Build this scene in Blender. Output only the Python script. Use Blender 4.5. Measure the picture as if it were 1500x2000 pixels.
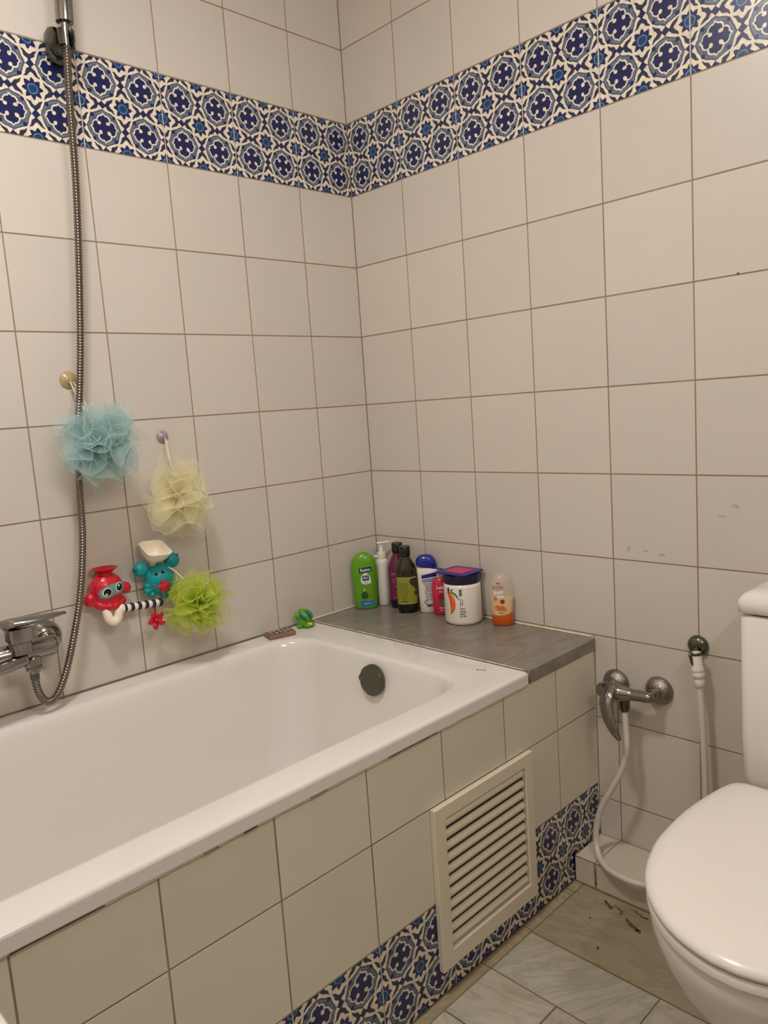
import bpy, bmesh, math, random
from mathutils import Vector, Matrix, Euler, noise
for _o in list(bpy.data.objects): bpy.data.objects.remove(_o)
SC = bpy.context.scene
COL = SC.collection
random.seed(7)
PI = math.pi
R = math.radians

# ------------------------------------------------------------------ camera
cam_data = bpy.data.cameras.new('camera')
cam_data.sensor_fit = 'VERTICAL'
cam_data.sensor_height = 36.0
cam_data.lens = 1501.48 / 2000 * 36.0
cam_data.clip_start = 0.02
cam = bpy.data.objects.new('camera', cam_data)
COL.objects.link(cam)
_f = Vector((0.69065746, 0.71032195, -0.13577556))
_r = Vector((0.70850872, -0.70223988, -0.06981797))
_u = Vector((0.14494025, 0.04797786, 0.9882765))
M = Matrix((( _r.x, _u.x, -_f.x), (_r.y, _u.y, -_f.y), (_r.z, _u.z, -_f.z))).to_4x4()
M.translation = Vector((-1.61292, -1.70176, 1.16850))
cam.matrix_world = M
SC.camera = cam

# ------------------------------------------------------------------ world, lights, exposure
world = bpy.data.worlds.new('world')
SC.world = world
world.use_nodes = True
world.node_tree.nodes['Background'].inputs[0].default_value = (1.0, 0.96, 0.92, 1)
world.node_tree.nodes['Background'].inputs[1].default_value = 0.05
LAMP = Vector((-1.28, -0.86, 2.50))
ld = bpy.data.lights.new('ceiling_light', 'AREA')
ld.shape = 'DISK'; ld.size = 0.22
ld.energy = 14.3; ld.color = (1.0, 0.975, 0.952)
lo = bpy.data.objects.new('ceiling_light', ld); COL.objects.link(lo)
lo.location = LAMP - Vector((0, 0, 0.075))
WLAMP = Vector((-1.15, -2.2, 1.98))
wd = bpy.data.lights.new('wall_light', 'AREA')
wd.shape = 'RECTANGLE'; wd.size = 0.5; wd.size_y = 0.10
wd.energy = 8.8; wd.color = (1.0, 0.975, 0.952)
wo = bpy.data.objects.new('wall_light', wd); COL.objects.link(wo)
wo.location = WLAMP + Vector((0, 0.105, 0)); wo.rotation_euler = (R(90), 0, 0)
SC.view_settings.view_transform = 'Standard'
SC.view_settings.look = 'None'
SC.view_settings.exposure = 0.0
SC.view_settings.gamma = 1.0
SC.view_settings.use_curve_mapping = False
try:
    SC.cycles.transparent_max_bounces = 32
    SC.cycles.max_bounces = 10
    SC.cycles.diffuse_bounces = 6
except Exception:
    pass

# ------------------------------------------------------------------ colour and node helpers
def lin(c):
    return tuple((v/255/12.92 if v/255 <= .04045 else ((v/255+.055)/1.055)**2.4) for v in c)

class Ex:
    """math expression that turns into nodes"""
    nt = None
    def __init__(s, v): s.v = v
    @staticmethod
    def op(o, *a, clamp=False):
        n = Ex.nt.nodes.new('ShaderNodeMath'); n.operation = o; n.use_clamp = clamp
        for i, x in enumerate(a):
            x = x.v if isinstance(x, Ex) else x
            if isinstance(x, (int, float)): n.inputs[i].default_value = x
            else: Ex.nt.links.new(x, n.inputs[i])
        return Ex(n.outputs[0])
    def __add__(s, o): return Ex.op('ADD', s, o)
    def __radd__(s, o): return Ex.op('ADD', o, s)
    def __sub__(s, o): return Ex.op('SUBTRACT', s, o)
    def __rsub__(s, o): return Ex.op('SUBTRACT', o, s)
    def __mul__(s, o): return Ex.op('MULTIPLY', s, o)
    def __rmul__(s, o): return Ex.op('MULTIPLY', o, s)
    def __truediv__(s, o): return Ex.op('DIVIDE', s, o)
def emax(a, b): return Ex.op('MAXIMUM', a, b)
def emin(a, b): return Ex.op('MINIMUM', a, b)
def eabs(a): return Ex.op('ABSOLUTE', a)
def length(x, y): return Ex.op('SQRT', x*x + y*y)
def lt(a, v): return Ex.op('LESS_THAN', a, v)
def inside(d, w=0.012):
    """1 inside (d<0), soft edge of width w"""
    return Ex.op('MULTIPLY_ADD', d, -1.0/w, 0.5, clamp=True)
def seg(px, py, ax, ay, bx, by):
    dx, dy = bx-ax, by-ay
    l2 = dx*dx+dy*dy
    t = Ex.op('MULTIPLY', ((px-ax)*dx + (py-ay)*dy), 1.0/l2, clamp=True)
    return length(px-ax-t*dx, py-ay-t*dy), t

def mat(name, color, rough=0.5, metal=0.0, bump=0.0, bscale=40.0, var=0.0, vscale=6.0, alpha=None,
        coat=0.0, trans=0.0, ior=1.5, spec=0.5, rand=0.0, sss=0.0):
    m = bpy.data.materials.new(name); m.use_nodes = True
    nt = m.node_tree; b = nt.nodes['Principled BSDF']
    c = lin(color)
    b.inputs['Base Color'].default_value = (*c, 1)
    b.inputs['Roughness'].default_value = rough
    b.inputs['Metallic'].default_value = metal
    b.inputs['IOR'].default_value = ior
    b.inputs['Specular IOR Level'].default_value = spec
    b.inputs['Transmission Weight'].default_value = trans
    b.inputs['Coat Weight'].default_value = coat
    b.inputs['Coat Roughness'].default_value = 0.06
    if sss:
        b.inputs['Subsurface Weight'].default_value = sss
        b.inputs['Subsurface Scale'].default_value = 0.01
    if alpha is not None: b.inputs['Alpha'].default_value = alpha
    tc = nt.nodes.new('ShaderNodeTexCoord')
    if var or rand:
        n = nt.nodes.new('ShaderNodeTexNoise'); n.inputs['Scale'].default_value = vscale
        n.inputs['Detail'].default_value = 4
        nt.links.new(tc.outputs['Object'], n.inputs['Vector'])
        Ex.nt = nt
        k = (Ex(n.outputs['Fac'])-0.5)*(var*2) + 1.0
        if rand:
            oi = nt.nodes.new('ShaderNodeObjectInfo')
            k = k + (Ex(oi.outputs['Random'])-0.5)*(rand*2)
            nt.nodes.active = n
            vm = nt.nodes.new('ShaderNodeVectorMath'); vm.operation = 'ADD'
            cmb = nt.nodes.new('ShaderNodeCombineXYZ')
            for i in range(3): nt.links.new((Ex(oi.outputs['Random'])*(13.7+i*5)).v, cmb.inputs[i])
            nt.links.new(tc.outputs['Object'], vm.inputs[0]); nt.links.new(cmb.outputs[0], vm.inputs[1])
            nt.links.new(vm.outputs[0], n.inputs['Vector'])
        mx = nt.nodes.new('ShaderNodeVectorMath'); mx.operation = 'SCALE'
        mx.inputs[0].default_value = c
        nt.links.new(k.v, mx.inputs['Scale'])
        nt.links.new(mx.outputs[0], b.inputs['Base Color'])
    if bump:
        n2 = nt.nodes.new('ShaderNodeTexNoise'); n2.inputs['Scale'].default_value = bscale
        n2.inputs['Detail'].default_value = 2
        bp = nt.nodes.new('ShaderNodeBump'); bp.inputs['Strength'].default_value = bump
        bp.inputs['Distance'].default_value = 0.002
        nt.links.new(tc.outputs['Object'], n2.inputs['Vector'])
        nt.links.new(n2.outputs['Fac'], bp.inputs['Height'])
        nt.links.new(bp.outputs[0], b.inputs['Normal'])
    return m

def mixcol(nt, fac, a, b):
    n = nt.nodes.new('ShaderNodeMix'); n.data_type = 'RGBA'
    for s, v in ((6, a), (7, b)):
        if isinstance(v, tuple): n.inputs[s].default_value = (*v, 1)
        else: nt.links.new(v, n.inputs[s])
    nt.links.new(fac.v if isinstance(fac, Ex) else fac, n.inputs[0])
    return n.outputs[2]

def decor_material():
    """hand painted blue and white tile, drawn with distances; 10 cm repeat folded about each medallion"""
    m = bpy.data.materials.new('blue_patterned_glaze'); m.use_nodes = True
    nt = m.node_tree; Ex.nt = nt; b = nt.nodes['Principled BSDF']
    tc = nt.nodes.new('ShaderNodeTexCoord')
    # slightly wobbling hand drawn lines
    wn = nt.nodes.new('ShaderNodeTexNoise'); wn.inputs['Scale'].default_value = 60; wn.inputs['Detail'].default_value = 1
    nt.links.new(tc.outputs['Object'], wn.inputs['Vector'])
    ws = nt.nodes.new('ShaderNodeSeparateXYZ'); nt.links.new(wn.outputs['Color'], ws.inputs[0])
    sp = nt.nodes.new('ShaderNodeSeparateXYZ'); nt.links.new(tc.outputs['Object'], sp.inputs[0])
    X = Ex(sp.outputs[0])*20.0 + (Ex(ws.outputs[0])-0.5)*0.11
    Y = Ex(sp.outputs[1])*20.0 + (Ex(ws.outputs[1])-0.5)*0.11
    px = Ex.op('PINGPONG', X+11.0, 1.0)   # distance from medallion centre, 0..1
    py = Ex.op('PINGPONG', Y+11.0, 1.0)
    a = emax(px, py); bb = emin(px, py)
    r = length(a, bb)
    # octagonal ring with a vertex on each axis
    octo = a + bb*0.4142
    q1 = length(a-0.34, bb-0.10)-0.225
    q3 = emax((a+bb*0.9-0.66)*0.75, bb-0.13)
    qf = emin(emin(q1, r-0.40), q3)                       # white quatrefoil outline
    crs = emax(qf+0.062, 0.082-length(a-0.205, bb-0.205))
    dia = length(a-0.50, bb-0.50)-0.085
    # star round the far corner
    u1 = 1.0-a; v1 = 1.0-bb
    rs = length(u1, v1)
    th = Ex.op('ARCTAN2', u1, v1)
    tri = eabs(th*(1/(PI/8))-1.0)
    star = rs - (tri*0.17+0.29)
    # wings and knots
    d1, t1 = seg(a, bb, 1.0, 0.24, 0.87, 0.32)
    d2, t2 = seg(a, bb, 0.87, 0.32, 0.79, 0.46)
    d3, t3 = seg(a, bb, 0.79, 0.46, 0.69, 0.53)
    wing = emin(d1-0.085, emin(d2+t2*0.03-0.085, d3+t3*0.03-0.055))
    knot = (1.0-a)+bb-0.19
    knot = emin(knot, emax((1.0-a)-0.05, bb-0.24))
    tick = emax(bb-0.016, 0.79-a)
    W = lin((226, 214, 192)); NAVY = lin((17, 27, 80)); GREY = lin((80, 91, 112)); BLUE = lin((36, 76, 122)); TEAL = lin((10, 62, 100)); DARK = lin((40, 42, 72))
    GREY2 = lin((112, 124, 142))
    c = mixcol(nt, inside(octo-0.79), W, GREY)
    c = mixcol(nt, inside(eabs(octo-0.70)-0.028, .03), c, GREY2)
    c = mixcol(nt, inside(eabs(octo-0.785)-0.014), c, DARK)
    c = mixcol(nt, inside(qf), c, W)
    c = mixcol(nt, inside(crs), c, NAVY)
    c = mixcol(nt, inside(dia), c, NAVY)
    c = mixcol(nt, inside(wing), c, DARK)
    c = mixcol(nt, inside(knot), c, NAVY)
    c = mixcol(nt, inside(tick), c, DARK)
    c = mixcol(nt, inside(star), c, NAVY)
    c = mixcol(nt, inside(rs-0.235), c, BLUE)
    c = mixcol(nt, inside(eabs(rs-0.195)-0.020), c, lin((96, 128, 166)))
    c = mixcol(nt, inside(rs-0.165), c, TEAL)
    # brush unevenness
    n = nt.nodes.new('ShaderNodeTexNoise'); n.inputs['Scale'].default_value = 90; n.inputs['Detail'].default_value = 3
    nt.links.new(tc.outputs['Object'], n.inputs['Vector'])
    mx = nt.nodes.new('ShaderNodeVectorMath'); mx.operation = 'SCALE'
    nt.links.new(c, mx.inputs[0]); nt.links.new(((Ex(n.outputs['Fac'])-0.5)*0.7+1.0).v, mx.inputs['Scale'])
    nt.links.new(mx.outputs[0], b.inputs['Base Color'])
    b.inputs['Roughness'].default_value = 0.3
    return m

def marble_material(name, base, vein, scale=5.0, rough=0.35, amt=0.6, stain=0.0):
    m = bpy.data.materials.new(name); m.use_nodes = True
    nt = m.node_tree; Ex.nt = nt; b = nt.nodes['Principled BSDF']
    tc = nt.nodes.new('ShaderNodeTexCoord'); oi = nt.nodes.new('ShaderNodeObjectInfo')
    cmb = nt.nodes.new('ShaderNodeCombineXYZ')
    for i in range(3): nt.links.new((Ex(oi.outputs['Random'])*(17.3+i*7)).v, cmb.inputs[i])
    vm = nt.nodes.new('ShaderNodeVectorMath'); vm.operation = 'ADD'
    nt.links.new(tc.outputs['Object'], vm.inputs[0]); nt.links.new(cmb.outputs[0], vm.inputs[1])
    rot = nt.nodes.new('ShaderNodeVectorRotate'); rot.rotation_type = 'Z_AXIS'
    nt.links.new(vm.outputs[0], rot.inputs['Vector']); nt.links.new((Ex(oi.outputs['Random'])*5.0).v, rot.inputs['Angle'])
    sc = nt.nodes.new('ShaderNodeVectorMath'); sc.operation = 'MULTIPLY'; sc.inputs[1].default_value = (1, 3.2, 1)
    nt.links.new(rot.outputs[0], sc.inputs[0])
    n = nt.nodes.new('ShaderNodeTexNoise'); n.inputs['Scale'].default_value = scale; n.inputs['Detail'].default_value = 6
    n.inputs['Distortion'].default_value = 1.6; n.inputs['Roughness'].default_value = 0.6
    nt.links.new(sc.outputs[0], n.inputs['Vector'])
    v = 1.0 - eabs(Ex(n.outputs['Fac'])-0.5)*14.0
    v = Ex.op('MAXIMUM', v, 0.0)*amt*0.55
    n2 = nt.nodes.new('ShaderNodeTexNoise'); n2.inputs['Scale'].default_value = scale*2.2; n2.inputs['Detail'].default_value = 5
    nt.links.new(sc.outputs[0], n2.inputs['Vector'])
    f = Ex.op('MULTIPLY_ADD', Ex(n2.outputs['Fac'])*1.6-0.35, amt*0.55, v, clamp=True)
    c = mixcol(nt, f, lin(base), lin(vein))
    if stain:
        n3 = nt.nodes.new('ShaderNodeTexNoise'); n3.inputs['Scale'].default_value = 7; n3.inputs['Detail'].default_value = 4
        nt.links.new(vm.outputs[0], n3.inputs['Vector'])
        c = mixcol(nt, Ex.op('MULTIPLY', Ex(n3.outputs['Fac'])*3.0-1.5, stain, clamp=True), c, lin((150, 122, 70)))
    mx = nt.nodes.new('ShaderNodeVectorMath'); mx.operation = 'SCALE'
    nt.links.new(c, mx.inputs[0]); nt.links.new((Ex(oi.outputs['Random'])*0.22+0.86).v, mx.inputs['Scale'])
    nt.links.new(mx.outputs[0], b.inputs['Base Color'])
    b.inputs['Roughness'].default_value = rough
    return m

M_TILE = mat('cream_wall_glaze', (207, 198, 187), rough=0.34, var=0.035, vscale=9, rand=0.03, bump=0.12, bscale=14)
M_TILE_APRON = mat('cream_apron_glaze', (219, 212, 193), rough=0.36, var=0.05, vscale=6, rand=0.025, bump=0.15, bscale=14)
M_TILE_STEP = mat('worn_ledge_glaze', (208, 198, 180), rough=0.4, var=0.10, vscale=11, rand=0.05, bump=0.2, bscale=14)
M_GROUT = mat('brown_grout', (150, 130, 108), rough=0.9, var=0.25, vscale=7)
M_GROUT_FLOOR = mat('floor_grout', (118, 102, 72), rough=0.9, var=0.2, vscale=20)
M_DECOR = decor_material()
M_PLASTER = mat('ceiling_paint', (228, 222, 212), rough=0.9, bump=0.1)
M_ENAMEL = mat('white_bath_enamel', (226, 221, 215), rough=0.16, bump=0.03, bscale=6, coat=0.3)
M_CERAMIC = mat('white_toilet_ceramic', (232, 227, 220), rough=0.12, coat=0.4, bump=0.02, bscale=5)
M_SEATP = mat('white_seat_plastic', (238, 230, 222), rough=0.25, bump=0.02, bscale=5)
M_CHROME = mat('chrome', (150, 148, 143), rough=0.16, metal=1.0, bump=0.08, bscale=30)
M_CHROME_D = mat('dull_dark_chrome', (104, 104, 98), rough=0.25, metal=1.0, bump=0.25, bscale=60)
M_CHROME_P = mat('pitted_chrome', (150, 144, 138), rough=0.2, metal=1.0, bump=0.6, bscale=400)
M_GREENMET = mat('tarnished_metal', (104, 108, 94), rough=0.22, metal=1.0, bump=0.3, bscale=60)
M_HOSE = mat('steel_hose', (128, 120, 112), rough=0.22, metal=1.0)
M_WPLASTIC = mat('white_plastic', (226, 218, 206), rough=0.35, bump=0.02)
M_VENT = mat('cream_vent_plastic', (224, 213, 192), rough=0.4, bump=0.05)
M_DARK = mat('dark_void', (60, 50, 38), rough=0.9, var=.1)
M_CAULK = mat('cream_caulk', (226, 214, 186), rough=0.6, bump=0.5, bscale=80, var=0.1)
M_RUST = mat('rusty_caulk', (138, 102, 62), rough=0.8, bump=0.5, bscale=90, var=0.5, vscale=60)
M_WHOSE = mat('white_rubber_hose', (214, 204, 192), rough=0.4, var=.03)
M_SHELF = marble_material('grey_marble', (150, 143, 132), (116, 108, 98), scale=4, rough=0.3, amt=0.8)
M_SLAB = marble_material('floor_marble', (190, 183, 168), (142, 136, 122), scale=4.2, rough=0.4, amt=0.7, stain=0.35)
M_SLAB_D = marble_material('brown_stained_floor_marble', (162, 152, 128), (122, 112, 90), scale=5, rough=0.45, amt=0.6, stain=0.5)
M_BORDER = marble_material('stained_border_marble', (170, 156, 128), (112, 98, 72), scale=6, rough=0.5, amt=0.6, stain=0.6)

# ------------------------------------------------------------------ object helpers
def tag(o, label=None, cat=None, group=None, kind=None):
    if label: o['label'] = label
    if cat: o['category'] = cat
    if group: o['group'] = group
    if kind: o['kind'] = kind
    return o
def empty(name, loc, label, cat, group=None, rz=0):
    o = bpy.data.objects.new(name, None); COL.objects.link(o)
    o.empty_display_size = 0.02; o.location = loc; o.rotation_euler = (0, 0, rz)
    return tag(o, label, cat, group)
def link(name, me, m=None, parent=None, smooth=False):
    if m is not None and not me.materials:
        for k in (m if isinstance(m, (list, tuple)) else [m]): me.materials.append(k)
    if smooth:
        for p in me.polygons: p.use_smooth = True
    o = bpy.data.objects.new(name, me); COL.objects.link(o)
    if parent: o.parent = parent
    return o
def fin(name, bm, m, parent=None, smooth=False, angle=None):
    bmesh.ops.recalc_face_normals(bm, faces=bm.faces)
    me = bpy.data.meshes.new(name); bm.to_mesh(me); bm.free()
    o = link(name, me, m, parent, smooth)
    if angle is not None:
        for p in me.polygons: p.use_smooth = True
        try: me.set_sharp_from_angle(angle=R(angle))
        except Exception: pass
    return o
def box_bm(x0, x1, y0, y1, z0, z1, bev=0.0, seg_=2, bm=None):
    bm = bm or bmesh.new()
    vs = [bm.verts.new((x, y, z)) for x in (x0, x1) for y in (y0, y1) for z in (z0, z1)]
    f = [(0,1,3,2),(4,6,7,5),(0,4,5,1),(2,3,7,6),(0,2,6,4),(1,5,7,3)]
    fs = [bm.faces.new([vs[i] for i in q]) for q in f]
    if bev:
        es = list({e for q in fs for e in q.edges})
        bmesh.ops.bevel(bm, geom=es, offset=bev, segments=seg_, profile=0.5, affect='EDGES')
    return bm
def rings_bm(rings, close_start=True, close_end=True, bm=None, loop=False):
    bm = bm or bmesh.new()
    vr = [[bm.verts.new(p) for p in r] for r in rings]
    n = len(rings[0])
    for a, b in zip(vr, vr[1:]):
        for i in range(n):
            bm.faces.new((a[i], a[(i+1) % n], b[(i+1) % n], b[i]))
    if close_start: bm.faces.new(list(reversed(vr[0])))
    if close_end: bm.faces.new(vr[-1])
    return bm
def lathe_bm(prof, n=32, axis='Z', origin=(0,0,0), bm=None, caps=(True, True)):
    """prof: [(r, h)]"""
    o = Vector(origin); rr = []
    for r, h in prof:
        ring = []
        for i in range(n):
            t = 2*PI*i/n
            c, s = r*math.cos(t), r*math.sin(t)
            v = {'Z': (c, s, h), 'Y': (c, h, s), 'X': (h, c, s)}[axis]
            ring.append(o+Vector(v))
        rr.append(ring)
    return rings_bm(rr, caps[0], caps[1], bm)
def dir_lathe_bm(prof, p0, d, n=24, bm=None):
    """lathe about an arbitrary axis starting at p0 along d"""
    d = Vector(d).normalized(); q = d.to_track_quat('Z', 'Y'); p0 = Vector(p0)
    rr = [[p0 + q @ Vector((r*math.cos(2*PI*i/n), r*math.sin(2*PI*i/n), h)) for i in range(n)] for r, h in prof]
    return rings_bm(rr, True, True, bm)
def catmull(pts, k=8):
    P = [Vector(p) for p in pts]; out = []
    Q = [P[0]*2-P[1]] + P + [P[-1]*2-P[-2]]
    for i in range(1, len(Q)-2):
        a, b, c, d = Q[i-1:i+3]
        for j in range(k):
            t = j/k
            out.append(0.5*((2*b)+(c-a)*t+(2*a-5*b+4*c-d)*t*t+(3*b-a-3*c+d)*t**3))
    out.append(P[-1]); return out
def resample(path, step):
    out = [path[0].copy()]; acc = 0
    for a, b in zip(path, path[1:]):
        L = (b-a).length
        while acc + L >= step:
            t = (step-acc)/L; a = a.lerp(b, t); out.append(a.copy()); L = (b-a).length; acc = 0
        acc += L
    return out
def sweep_rings(path, rad, n=12, flat=1.0, ref=None):
    """rad: float or fn(t)"""
    rings = []; N = len(path)
    up = Vector(ref) if ref else Vector((0, 0, 1))
    T0 = (path[1]-path[0]).normalized()
    if abs(T0.dot(up)) > .95: up = Vector((0, 1, 0))
    nrm = (up - T0*up.dot(T0)).normalized()
    for i, p in enumerate(path):
        T = (path[min(i+1, N-1)]-path[max(i-1, 0)]).normalized()
        nrm = (nrm - T*nrm.dot(T)).normalized(); b = T.cross(nrm)
        r = rad(i/(N-1)) if callable(rad) else rad
        r1, r2 = r if isinstance(r, tuple) else (r, r*flat)
        rings.append([p + nrm*(r1*math.cos(2*PI*k/n)) + b*(r2*math.sin(2*PI*k/n)) for k in range(n)])
    return rings
def tube(name, path, rad, m, parent=None, n=12, flat=1.0, ref=None):
    return fin(name, rings_bm(sweep_rings(path, rad, n, flat, ref)), m, parent, smooth=True)
def ball_bm(c, r, bm=None, seg_=20, rot=None):
    bm = bm or bmesh.new()
    rx, ry, rz = r if isinstance(r, (tuple, list)) else (r, r, r)
    mm = Matrix.Translation(c) @ (rot.to_matrix().to_4x4() if rot else Matrix()) @ Matrix.Diagonal((rx, ry, rz, 1))
    bmesh.ops.create_uvsphere(bm, u_segments=seg_, v_segments=max(8, seg_//2), radius=1, matrix=mm)
    return bm
def rrect(x0, x1, y0, y1, r, z, n=64):
    """rounded rectangle sampled with even count per corner"""
    k = n//4; out = []
    for (cx, cy, a0) in ((x1-r, y1-r, 0), (x0+r, y1-r, 90), (x0+r, y0+r, 180), (x1-r, y0+r, 270)):
        for i in range(k):
            t = R(a0 + 90*i/(k-1)); out.append(Vector((cx+r*math.cos(t), cy+r*math.sin(t), z)))
    return out
def text_mesh(s, size, spacing=1.0, bold=0.0, align='CENTER'):
    cu = bpy.data.curves.new('lettering', 'FONT'); cu.body = s; cu.size = size; cu.align_x = align; cu.align_y = 'CENTER'
    cu.space_character = spacing; cu.resolution_u = 2; cu.offset = bold; cu.fill_mode = 'FRONT'
    o = bpy.data.objects.new('lettering', cu); COL.objects.link(o)
    me = bpy.data.meshes.new_from_object(o.evaluated_get(bpy.context.evaluated_depsgraph_get()))
    bpy.data.objects.remove(o); bpy.data.curves.remove(cu)
    return me

# ------------------------------------------------------------------ room structure
XF, YB, ZC = -2.02, -2.20, 2.55
ZRIM, ZSHELF, WY = 0.576, 0.576, -0.743
TD = 0.0009
def slab(name, a, m, kind='structure', parent=None, bev=0.0):
    o = fin(name, box_bm(*a, bev=bev), m, parent)
    if kind: o['kind'] = kind
    return o
wall_left = slab('wall_left', (XF, 0.10, TD, 0.10, 0, ZC), M_GROUT)
wall_right = slab('wall_right', (TD, 0.10, YB, TD, 0, ZC), M_GROUT)
floor = slab('floor', (XF, 0.10, YB, 0.10, -0.08, -TD), M_GROUT_FLOOR)
ceiling = slab('ceiling', (XF-0.1, 0.10, YB-0.1, 0.10, ZC, ZC+0.08), M_PLASTER)

def brick_wall(name):
    m = bpy.data.materials.new(name); m.use_nodes = True; nt = m.node_tree; b = nt.nodes['Principled BSDF']
    Ex.nt = nt
    tc = nt.nodes.new('ShaderNodeTexCoord'); sp = nt.nodes.new('ShaderNodeSeparateXYZ')
    nt.links.new(tc.outputs['Object'], sp.inputs[0])
    u = Ex(sp.outputs[0])+Ex(sp.outputs[1]); z = Ex(sp.outputs[2])
    fu = eabs(Ex.op('FRACT', u*5.0)-0.5); fz = eabs(Ex.op('FRACT', z*5.0-0.88)-0.5)
    c = mixcol(nt, Ex.op('GREATER_THAN', emax(fu, fz), 0.4925), lin((207, 198, 187)), lin((150, 130, 106)))
    nt.links.new(c, b.inputs['Base Color']); b.inputs['Roughness'].default_value = 0.35
    return m
MB = brick_wall('cream_tiled_wall')
slab('wall_rear', (XF-0.1, 0.10, YB-0.1, YB, 0, ZC), MB)
slab('wall_front', (XF-0.1, XF, YB, 0.10, 0, ZC), MB)

# ---- tiles: every tile is a child of its wall, alike tiles share mesh data
_tiles = {}
def tile_mesh(u0, u1, v0, v1, m, t=TD, ch=0.0005):
    key = (round(u0, 4), round(u1, 4), round(v0, 4), round(v1, 4), m.name, t)
    if key in _tiles: return _tiles[key]
    bm = bmesh.new()
    rr = []
    for (ins, z) in ((0, -t), (0, -ch), (ch*0.4, -ch*0.3), (ch*1.6, 0)):
        rr.append([(u0+ins, v0+ins, z), (u1-ins, v0+ins, z), (u1-ins, v1-ins, z), (u0+ins, v1-ins, z)])
    rings_bm(rr, False, True, bm)
    me = bpy.data.meshes.new('tile'); bm.to_mesh(me); bm.free(); me.materials.append(m)
    _tiles[key] = me
    return me
def basis(normal, up):
    z = Vector(normal); y = Vector(up); x = y.cross(z)
    return Matrix(((x.x, y.x, z.x), (x.y, y.y, z.y), (x.z, y.z, z.z)))
rng = random.Random(3)
def put_tile(parent, B, origin, u0, u1, v0, v1, m, name='tile', jig=True, t=TD, tilt=0.0016, proud=0.0002):
    """origin: world position of the local frame; face spans u,v in that frame"""
    J = 0.0015
    me = tile_mesh(u0+J, u1-J, v0+J, v1-J, m, t)
    o = bpy.data.objects.new(name, me); COL.objects.link(o); o.parent = parent
    Rm = B.to_4x4()
    if jig: Rm = Rm @ Matrix.Rotation(rng.uniform(-tilt, tilt), 4, 'X') @ Matrix.Rotation(rng.uniform(-tilt, tilt), 4, 'Y')
    T = Matrix.Translation(Vector(origin) + B @ Vector((0, 0, rng.uniform(0, proud))))
    o.matrix_local = T @ Rm
    return o
BL = basis((0, -1, 0), (0, 0, 1)); BR = basis((-1, 0, 0), (0, 0, 1)); BF = basis((0, 0, 1), (0, 1, 0))
def rows(levels, lo, hi):
    return [(max(a, lo), min(b, hi), a, b) for a, b in zip(levels, levels[1:]) if b > lo+0.004 and a < hi-0.004]
LEV_L = [0.377, 0.577, 0.777, 0.977, 1.177, 1.377, 1.577, 1.777, 1.977, 2.177, 2.377, 2.577]
LEV_R = [-0.034, 0.166, 0.374, 0.583, 0.777, 0.977, 1.177, 1.377, 1.577, 1.777, 1.977, 2.177, 2.377, 2.577]
def lay(parent, B, cols, rws, pos, deco, m):
    for (c0, c1, ca, cb) in cols:
        for (z0, z1, za, zb) in rws:
            cc, zc = (ca+cb)/2, (za+zb)/2
            dec = deco(zc)
            put_tile(parent, B, pos(cc, zc), c0-cc, c1-cc, z0-zc, z1-zc, M_DECOR if dec else m)
# left wall: u = +x
colsL = []
e = 0.006
x = e
edges = [-0.194-0.2*i for i in range(-1, 11)]
for b_, a_ in zip(edges, edges[1:]):
    colsL.append((max(a_, XF), min(b_, 0.0), a_, b_))
colsL = [c for c in colsL if c[1]-c[0] > 0.01]
lay(wall_left, BL, colsL, rows(LEV_L, 0.50, ZC), lambda u, z: (u, 0, z), lambda z: abs(z-1.877) < 0.02, M_TILE)
# right wall: u = -y
edges = [-0.0+0.2027*0] + [0.2027+0.2*i for i in range(0, 11)]
colsR = [(max(a_, 0.0), min(b_, -YB), (b_-0.2), b_) for a_, b_ in zip([0.0]+edges[1:], edges[1:])]
colsR = [c for c in colsR if c[1]-c[0] > 0.01]
colsR[0] = (0.0, 0.2027, 0.0, 0.2027)
shelfcols = [c for c in colsR if c[0] < 0.75]
hi_rows = rows(LEV_R, 0.5, ZC); lo_rows = rows(LEV_R, 0.0, 0.5)
lay(wall_right, BR, colsR, rows(LEV_R, 0.583, ZC), lambda u, z: (0, -u, z), lambda z: abs(z-1.877) < 0.02, M_TILE)
lowR = [(max(c[0], 0.7445), c[1], c[2], c[3]) for c in colsR if c[1] > 0.76]
lay(wall_right, BR, lowR, rows(LEV_R, 0.0, 0.583), lambda u, z: (0, -u, z), lambda z: False, M_TILE)
# fill strip of tile directly above the marble shelf line
lay(wall_right, BR, [(0.0, 0.2, 0.0, 0.2), (0.2, 0.4, 0.2, 0.4), (0.4, 0.6, 0.4, 0.6), (0.6, 0.7445, 0.6, 0.8)], [(0.5, 0.583, 0.4, 0.6)], lambda u, z: (0, -u, z), lambda z: False, M_TILE)

# bath apron: a low wall in front of the bath
apron = slab('wall_apron', (XF, -0.0016, WY+TD, WY+0.05, 0, 0.5445), M_GROUT)
edges = [0.0, -0.1695] + [-0.1695-0.2*i for i in range(1, 10)]
colsA = [(max(a_, XF), b_, (b_-0.2 if b_ < 0 else -0.1695), (b_ if b_ < 0 else 0.0305)) for b_, a_ in zip(edges, edges[1:])]
lay(apron, BL, colsA, [(0.0, 0.200, 0.0, 0.2), (0.200, 0.3975, 0.2, 0.4), (0.3975, 0.5445, 0.3975, 0.5975)], lambda u, z: (u, WY, z), lambda z: z < 0.15, M_TILE_APRON)

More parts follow.
